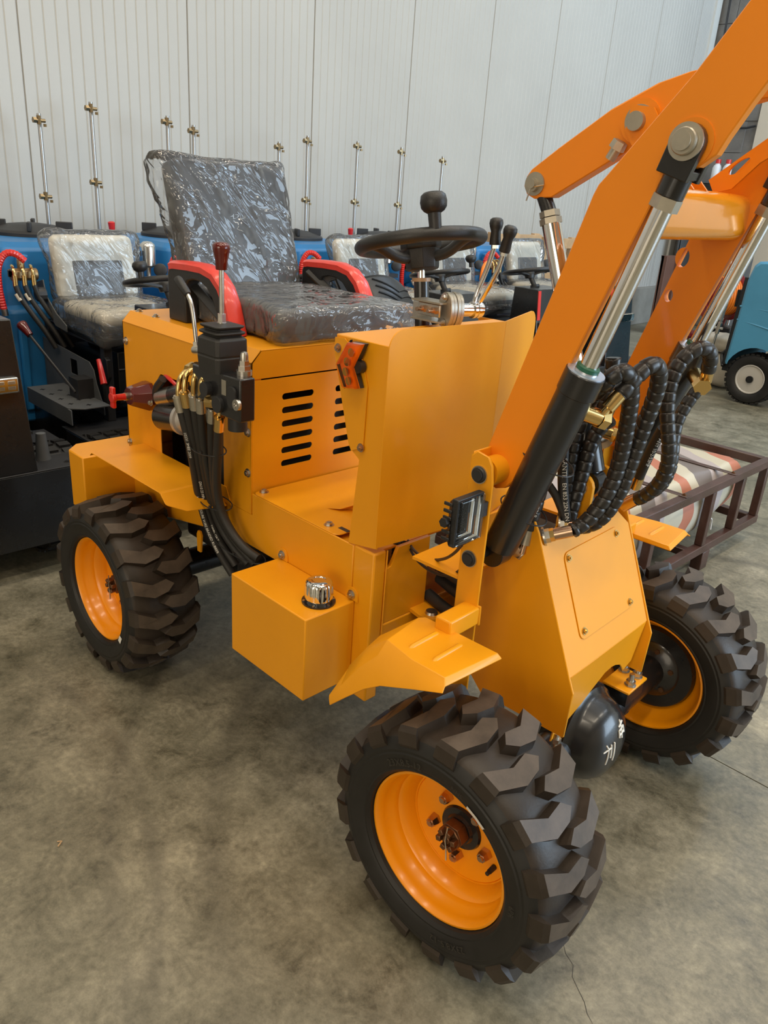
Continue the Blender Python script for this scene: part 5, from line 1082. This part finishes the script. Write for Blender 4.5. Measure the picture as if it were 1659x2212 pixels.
LABS = {'first': 'sprayer cut off by the left edge, only its black dash and lamp bar showing',
        'second': 'blue ride-on sprayer with cream seat in full view left of the yellow hood',
        'third': 'blue ride-on sprayer mostly hidden behind the tall dark seat back of the loader',
        'fourth': 'blue ride-on sprayer whose cream seat shows left of the big steering wheel',
        'fifth': 'blue ride-on sprayer behind the twin hand levers, its black wheel showing right of them',
        'sixth': 'blue ride-on sprayer farthest right in the row, in front of the wooden crates'}
sp0 = make_sprayer(); SP = {}
for i, k in enumerate(('first', 'second', 'third', 'fourth', 'fifth', 'sixth')):
    SP[k] = sp0 if i == 0 else copy_tree(sp0, SPY[k])
    SP[k]['label'] = LABS[k]
for k, dv in (('third', (.02, .04, .003)), ('fifth', (.10, .22, .03)), ('fourth', (.10, .22, .03))):
    w_ = [c for c in SP[k].children if c.name.startswith('steering_wheel')][0]
    for g in w_.children:
        if g.name.startswith('spinner_knob'): g.location = dv
sp0.location = (-1.7, SPY['first'], 0)
for k, y, h, low in (('second', .47, 1.757, True), ('third', .77, 1.847, True), ('third', 1.245, 1.826, False), ('third', 1.426, 1.793, False), ('fourth', 2.091, 1.756, False), ('fourth', 2.34, 1.815, True), ('fifth', 2.815, 1.821, True), ('fifth', 3.28, 1.818, True), ('sixth', 3.769, 1.789, False)):
    add_pole(SP[k], y, h, -2.60, -.012 if y < 1 else 0, low)
for k, y in (('third', .785), ('fifth', 2.62), ('sixth', 4.30)):
    part('red_handle', M().lathe([(0, 0), (.013, 0), (.016, .03), (.020, .075), (.012, .08), (0, .08)], (-2.35, y-.06, 1.15), (.05, -.08, 1), 12).cyl((-2.35, y-.06, 1.0), (-2.35, y-.06, 1.15), .008, n=8), RED, SP[k], smooth=40)
oh = part('orange_hose', M().tube(smoothpath([(-1.62, 3.30, 1.06), (-1.60, 3.22, 1.08), (-1.58, 3.16, 1.04), (-1.58, 3.15, .94), (-1.57, 3.17, .84), (-1.56, 3.2, .74)], .015), .014, 10), ORH, SP['fifth'], smooth=60)

# ribbed rubber mat hung over the third machine's dash, and the black flap beside it
def mat_pt(u_, v_):      # u across, v down
    y_ = 1.215 + .37*u_; z_ = 1.110 - .29*v_ - .10*(u_-.25)**2*2; x_ = -.760 + .11*sin(pi*min(1, v_*.9)) - .10*(u_-.2)**2 + .03*u_
    return V((x_, y_, z_))
mm = M(); NU, NV = 24, 24
vs = [mat_pt(i/NU, j/NV) for j in range(NV+1) for i in range(NU+1)]
mm.add(vs, [(j*(NU+1)+i, j*(NU+1)+i+1, (j+1)*(NU+1)+i+1, (j+1)*(NU+1)+i) for j in range(NV) for i in range(NU)])
RM_ = part('ribbed_mat', mm, MAT_RUB, None, smooth=60); s_ = RM_.modifiers.new('thickness', 'SOLIDIFY'); s_.thickness = .006
tag(RM_, 'black rubber mat with chevron ribs hanging behind the dark seat', 'mat')
for k in range(9):
    pts = []
    for t_ in range(13):
        u_ = .12 + .76*t_/12; v_ = .04 + k*.095 + .22*(1-abs(2*t_/12-1))*.8
        if v_ < .98: pts.append(mat_pt(u_, v_) + V((.005, -.002, 0)))
    if len(pts) > 2: part('mat_rib', M().tube(pts, .0035, 5), MAT_RUB, RM_)
FLP = part('black_flap', M().plate([(0, 0), (.10, .02), (.135, -.09), (.12, -.16), (.05, -.15), (-.01, -.04)], (-.70, .985, 1.145), (.25, .97, 0), (.1, -.1, 1), .02), MAT_RUB, None, bevel=.006)
tag(FLP, 'small black rubber flap with an eyelet beside the red armrest', 'flap')
part('eyelet', M().lathe([(.005, .006), (.010, .004), (.010, 0)], (-.665, 1.060, 1.075), (1, -.3, 0), 14), BRN, FLP)
part('flap_stay', M().cyl((-.745, .965, .436), (-.690, 1.03, 1.06), .010, n=10), BOX, FLP)

# ------------------------------------------------------------------ right-hand side of the hall
BM = thing('ride_on_machine', 'light blue covered ride-on machine with grey rims parked at the right edge', 'machine', (.2, 5.8, 0))
side = [(-.60, .31), (-.607, .33), (-.585, .70), (-.572, 1.02), (-.545, 1.13), (-.51, 1.165), (-.44, 1.172), (.9, 1.172), (.98, 1.12), (1.05, .33), (1.05, .31), (.42, .31), (.40, .42), (.30, .50), (.2, .52)] + [(-.375+.25*cos(rad(a)), .215+.25*sin(rad(a))) for a in range(40, 160, 12)]
side = [(-.60, .31)] + side[1:12] + [(.10, .31)] + [(-.36+.262*cos(rad(a)), .225+.262*sin(rad(a))) for a in range(22, 161, 12)]
b_ = M(); n = len(side); cxx, czz = .2, .75
def ring_at(y, k): return [V((cxx+(x-cxx)*k, y, czz+(z-czz)*(k if z > .6 else 1))) for x, z in side]
rs = [ring_at(5.42, .965), ring_at(5.40, .985), ring_at(5.43, 1.0), ring_at(6.15, 1.0)]
rs = [ring_at(5.40, .96), ring_at(5.415, .985), ring_at(5.45, 1.0), ring_at(6.12, 1.0), ring_at(6.2, .95)]
b_.add([p for r in rs for p in r], [(i*n+q, i*n+(q+1) % n, (i+1)*n+(q+1) % n, (i+1)*n+q) for i in range(len(rs)-1) for q in range(n)])
tri = tessellate_polygon([[V((x, z, 0)) for x, z in side]])
b_.add(rs[0], [t for t in tri]).add(rs[-1], [t for t in tri])
CV_ = part('tank_cover', b_, LBL, BM, smooth=35)
part('moulded_line', M().tube(smoothpath([(-.575, 5.412, .80), (-.3, 5.40, .79), (.2, 5.40, .77), (.9, 5.41, .75)], .05), .009, 6), LBL, CV_)
part('moulded_line', M().tube(smoothpath([(-.575, 5.412, .69), (-.45, 5.40, .68), (-.25, 5.40, .64), (.1, 5.40, .58), (.6, 5.41, .55)], .05), .008, 6), LBL, CV_)
part('black_edge', M().tube([(-.615, 5.46, .30), (-.60, 5.46, .70), (-.585, 5.46, 1.03)], .022, 8).bb(-.66, -.60, 5.5, 5.6, .78, .92).bb(-.63, .9, 5.47, 6.1, .24, .33), BOX, BM, smooth=40)
part('tow_bar', M().tube(smoothpath([(-.62, 5.5, .42), (-.75, 5.55, .40), (-.62, 5.45, .28)], .03), .016, 8), BOX, BM)
for wx in (-.36, .85):
    cy, r_ = 5.52, .215
    ty = M().lathe([(.115, -.075), (.135, -.09), (.17, -.098), (.195, -.095), (.207, -.08), (.210, 0), (.207, .08), (.195, .095), (.17, .098), (.135, .09), (.115, .075)], (wx, cy, r_), (0, 1, 0), 44)
    for i in range(30):
        for q, yy in enumerate((-.07, -.02, .03, .075)):
            a = 2*pi*(i+.5*(q % 2))/30; ty.box((wx+.209*cos(a), cy+yy, r_+.209*sin(a)), (.014, .038, .030), Matrix.Rotation(-a, 3, 'Y'))
    W2 = part('wheel', ty, WAL, BM, smooth=30)
    rim2 = part('rim', M().lathe([(.118, .082), (.124, .088), (.118, .090), (.110, .084), (.104, .06), (.098, .055), (.090, .030), (.080, .020), (.030, .018), (.0, .018)], (wx, cy, r_), (0, -1, 0), 40), GRM, W2, smooth=35)
    part('hub_cap', M().lathe([(0, .045), (.028, .045), (.036, .040), (.038, .02)], (wx, cy, r_), (0, -1, 0), 24), BOX, rim2, smooth=35)
    part('axle_nut', M().cyl((wx, cy-.045, r_), (wx, cy-.054, r_), .013, n=6), STE, rim2)
    for i in range(4): a = pi/4+i*pi/2; part('lug_nut', M().cyl((wx+.052*cos(a), cy-.02, r_+.052*sin(a)), (wx+.052*cos(a), cy-.034, r_+.052*sin(a)), .010, n=6), COP, rim2)
part('axle', M().cyl((-.36, 5.42, .215), (-.36, 6.1, .215), .03, n=12), BOX, BM)

HR = thing('hose_reel', 'dark red hose reel wound with orange hose beyond the right arm', 'hose reel', (-1.15, 6.3, 0))
RDP = mat('dark_red_reel_paint', (0.26, 0.012, 0.02, 1), 0.35, coat=.3)
rc = V((-1.12, 6.3, .78)); ra = V((.55, .83, 0)).normalized()
part('reel_flange', M().lathe([(.05, -.125), (.215, -.125), (.225, -.118), (.215, -.112), (.05, -.112)], rc, ra, 40), RDP, HR, smooth=35)
part('reel_flange', M().lathe([(.05, .112), (.215, .112), (.225, .118), (.215, .125), (.05, .125)], rc, ra, 40), RDP, HR, smooth=35)
part('reel_axle', M().cyl(rc-ra*.2, rc+ra*.26, .022, n=16), RDP, HR)
hp_ = M(); x, y, a = frame(ra)
hp_pts = [rc + ra*(-.10+.20*((i/36) % 2 if (i//36) % 2 == 0 else 0)) for i in range(1)]
wd = M()
for L_ in range(2):
    for c_ in range(9):
        wd.tube([rc + ra*(-.10+.025*c_) + (x*cos(2*pi*i/30)+y*sin(2*pi*i/30))*(.145+.022*L_) for i in range(30)], .0125, 6, closed=True)
part('wound_hose', wd, ORH, HR, smooth=60, kind='stuff')
part('reel_stand', M().tube([rc-ra*.16+V((-.1, 0, -.40)), rc-ra*.16, rc-ra*.16+V((.12, 0, -.40))], .018, 8).tube([rc+ra*.16+V((-.1, 0, -.40)), rc+ra*.16, rc+ra*.16+V((.12, 0, -.40))], .018, 8).bb(-1.45, -.82, 6.26, 6.50, .36, .39).bb(-1.43, -1.39, 6.27, 6.31, 0, .37).bb(-.88, -.84, 6.27, 6.31, 0, .37).bb(-1.43, -1.39, 6.44, 6.48, 0, .37).bb(-.88, -.84, 6.44, 6.48, 0, .37), RDP, HR, smooth=30)
part('reel_pump', M().bb(-1.20, -.95, 6.27, 6.45, .39, .50).cyl((-1.10, 6.33, .50), (-1.10, 6.33, .55), .04, n=14), BOX, HR, bevel=.01)
SK = part('filled_sack', crumple(cushion(.34, .38, .29, 12, .09).xf(Matrix.Translation((-.86, 5.98, .160))), .015, 7, 2.2), TAN, None, smooth=60)
tag(SK, 'beige filled sack on the floor below the red hose reel', 'sack')
SK2 = part('filled_sack', crumple(cushion(.30, .34, .15, 12, .06).xf(Matrix.Translation((-.87, 5.98, .402))), .012, 7, 5.2), TAN, None, smooth=60)
tag(SK2, 'smaller beige sack lying on top of another by the hose reel', 'sack')
LT = thing('chrome_lance', 'thin chrome spray lance leaning upright left of the light blue cover', 'lance', (-.86, 5.75, 0))
part('lance_tube', M().cyl((-.93, 5.80, .0), (-.78, 5.72, 1.12), .012, n=12), LEDB, LT)
part('lance_joint', M().cyl((-.865, 5.765, .50), (-.850, 5.757, .60), .020, n=8).cyl((-.90, 5.76, .55), (-.82, 5.76, .55), .012, n=8), STE, LT)
LT2 = thing('chrome_lance', 'chrome spray boom tube standing high against the cream wall', 'lance', (-1.4, 7.0, 0))
part('lance_tube', M().cyl((-1.30, 7.0, .0), (-1.22, 7.0, 1.62), .013, n=12).cyl((-1.46, 7.05, .0), (-1.40, 7.05, 1.35), .011, n=12), LEDB, LT2)
part('nozzle_body', M().cyl((-1.235, 6.95, 1.34), (-1.235, 7.04, 1.34), .016, n=8).cyl((-1.41, 7.0, 1.30), (-1.41, 7.09, 1.30), .014, n=8), BRN, LT2)

# wooden crates and pallets behind the last sprayers
def crate(name, label, y0, y1, z1, x=-2.78):
    t = thing(name, label, 'crate', ((x), (y0+y1)/2, 0), 'pale wooden crates by the panelled wall')
    for yy in (y0+.05, (y0+y1)/2, y1-.05): part('crate_post', M().bb(x-.05, x, yy-.045, yy+.045, 0, z1), WOO, t, bevel=.003, seg=1)
    k = max(2, int(z1/.30))
    for i in range(k+1): part('crate_board', M().bb(x, x+.022, y0, y1, min(.03+i*(z1-.14)/k, z1-.10), min(.03+i*(z1-.14)/k, z1-.10)+.10), WOO, t, bevel=.002, seg=1)
    part('crate_brace', M().plate([(y0+.04, .15), (y0+.14, .15), (y1-.04, z1-.14), (y1-.14, z1-.14)], (x-.002, 0, 0), (0, 1, 0), (0, 0, 1), -.02), WOO, t)
    return t
crate('wooden_crate', 'pale slatted wooden crate side directly right of the hand levers', 4.75, 5.55, 1.20)
crate('wooden_crate', 'pale slatted wooden crate side seen behind the leaning chrome rod', 5.62, 6.75, 1.17)
part_b = part('brown_board', M().bb(-2.80, -2.76, 8.27, 8.62, 0, .98).bb(-2.80, -2.72, 8.27, 8.31, 0, .98).bb(-2.80, -2.72, 8.58, 8.62, 0, .98), BRD, None, bevel=.004)
tag(part_b, 'reddish brown upright board standing against the panelled wall between the arms', 'board')
LD2 = part('wall_shelf', M().bb(-3.3, -2.2, 9.45, 9.83, 1.88, 1.905).bb(-3.2, -3.17, 9.45, 9.83, 0, 1.88).bb(-2.3, -2.27, 9.45, 9.83, 0, 1.88).bb(-3.2, -3.17, 9.45, 9.48, 0, 1.9).bb(-2.3, -2.27, 9.45, 9.48, 0, 1.9), GRYM, None, bevel=.003)
tag(LD2, 'grey metal shelf against the block wall, hidden below its two bottles', 'shelf')
for i, (bx, lab) in enumerate(((-2.93, 'left of two white bottles with red caps by the block wall'), (-2.79, 'right of two white bottles with red caps by the block wall'))):
    B = part('bottle', M().lathe([(0, 0), (.055, 0), (.058, .01), (.058, .17), (.045, .20), (.030, .215), (.030, .225), (0, .225)], (bx, 9.60, 1.905), (0, 0, 1), 24), WHT, None, smooth=40)
    tag(B, lab, 'bottle', 'white bottles with red caps')
    part('bottle_cap', M().cyl((bx, 9.60, 2.13), (bx, 9.60, 2.18), .034, n=20), RED, B)

# brown steel cage frame with a striped woven sack inside
CG = thing('steel_cage', 'dark brown welded steel crate frame on the floor behind the right fender', 'crate', (.55, 1.7, 0))
def bar(nm, x0, x1, y0, y1, z0, z1): return part(nm, M().bb(x0, x1, y0, y1, z0, z1), RUS, CG, bevel=.003, seg=1)
X0, X1, Y0, Y1, ZT, ZB = .12, .92, .90, 2.42, .425, .13
for xx in (X0, X1-.04): bar('top_rail', xx, xx+.04, Y0, Y1, ZT-.04, ZT); bar('bottom_rail', xx, xx+.04, Y0, Y1, ZB-.04, ZB)
for yy in (Y0, Y1-.04): bar('cross_rail', X0+.04, X1-.04, yy, yy+.04, ZT-.04, ZT); bar('bottom_cross_rail', X0+.04, X1-.04, yy, yy+.04, ZB-.04, ZB)
for xx in (X0, X1-.04):
    for yy in (Y0, 1.26, 1.78, 2.10, Y1-.04): bar('post', xx+.002, xx+.038, yy+.002, yy+.038, ZB, ZT-.04)
    for yy in (1.18, 1.82): bar('foot', xx-.01, xx+.04, yy, yy+.07, 0, ZB-.04)
bar('tie_strap', X0, X1, 1.50, 1.53, ZT, ZT+.005); bar('tie_strap', X0, X1, 1.98, 2.01, ZT, ZT+.005)
part('strap_bolt', M().bolt((X1-.02, 1.515, ZT+.005), (0, 0, 1), .007, .004).bolt((X1-.02, 1.995, ZT+.005), (0, 0, 1), .007, .004), BRN, CG)
for i in range(2): bar('floor_bar', X0+.04, X1-.04, 1.2+.5*i, 1.24+.5*i, ZB-.04, ZB-.005)
def tarp_material():
    m = bpy.data.materials.new('striped_woven_plastic'); m.use_nodes = True; n = m.node_tree.nodes; L = m.node_tree.links; b = n['Principled BSDF']
    tc = n.new('ShaderNodeTexCoord'); mp = n.new('ShaderNodeMapping'); mp.inputs['Rotation'].default_value = (.3, .2, .5); L.new(tc.outputs['Object'], mp.inputs[0])
    nz = n.new('ShaderNodeTexNoise'); nz.inputs['Scale'].default_value = 3.5; L.new(mp.outputs[0], nz.inputs['Vector'])
    ad = n.new('ShaderNodeVectorMath'); ad.operation = 'MULTIPLY_ADD'; ad.inputs[1].default_value = (.16, .16, .16); L.new(nz.outputs['Color'], ad.inputs[0]); L.new(mp.outputs[0], ad.inputs[2])
    sp = n.new('ShaderNodeSeparateXYZ'); L.new(ad.outputs[0], sp.inputs[0])
    fr = n.new('ShaderNodeMath'); fr.operation = 'MULTIPLY'; fr.inputs[1].default_value = 2.3; L.new(sp.outputs[1], fr.inputs[0])
    f2 = n.new('ShaderNodeMath'); f2.operation = 'FRACT'; L.new(fr.outputs[0], f2.inputs[0])
    r = n.new('ShaderNodeValToRGB'); r.color_ramp.interpolation = 'CONSTANT'; e = r.color_ramp.elements
    cs = [(0, (.55, .50, .38, 1)), (.22, (.48, .17, .10, 1)), (.42, (.58, .53, .42, 1)), (.58, (.19, .16, .15, 1)), (.8, (.44, .38, .37, 1))]
    while len(e) < len(cs): e.new(.5)
    for q, (p, c) in zip(e, cs): q.position = p; q.color = c
    L.new(f2.outputs[0], r.inputs[0]); L.new(r.outputs[0], b.inputs['Base Color']); b.inputs['Roughness'].default_value = .45
    ck = n.new('ShaderNodeTexChecker'); ck.inputs['Scale'].default_value = 260; L.new(mp.outputs[0], ck.inputs[0])
    bp_ = n.new('ShaderNodeBump'); bp_.inputs['Strength'].default_value = .35; bp_.inputs['Distance'].default_value = .002; L.new(ck.outputs['Fac'], bp_.inputs['Height']); L.new(bp_.outputs[0], b.inputs['Normal'])
    return m
TRP = tarp_material()
sk = crumple(cushion(1.34, .68, .31, 26, .12).xf(Matrix.Translation((.52, 1.64, .280))), .030, 4.0, 6.1, [((.8, 2.15, .25), .3, (0, .02, .05))])
for p in sk.v: p.z = min(max(p.z, .132), .423 if p.x < .87 else .38); p.x = min(max(p.x, .165), .875); p.y = min(max(p.y, .945), 2.37)
WS = part('woven_sack', sk, TRP, None, smooth=60); tag(WS, 'crumpled striped woven sack lying inside the brown steel frame', 'sack')
part('sack_string', M().tube(smoothpath([(.885, 1.84, .26), (.90, 1.86, .23), (.905, 1.88, .25), (.89, 1.90, .21), (.90, 1.89, .18)], .01), .003, 6), WHT, WS)
# straw bits on the floor
for (a, b, l, lab) in (((1.02, 1.52), (1.06, 1.58), .004, 'short straw on the floor right of the steel frame'), ((.62, -.98), (.635, -.985), .003, 'tiny pale wood chip on the floor left of the tank')):
    T_ = part('straw', M().tube([(a[0], a[1], .004), ((a[0]+b[0])/2, (a[1]+b[1])/2+.01, .006), (b[0], b[1], .004)], l*.6, 5), WOO, None); tag(T_, lab, 'straw')
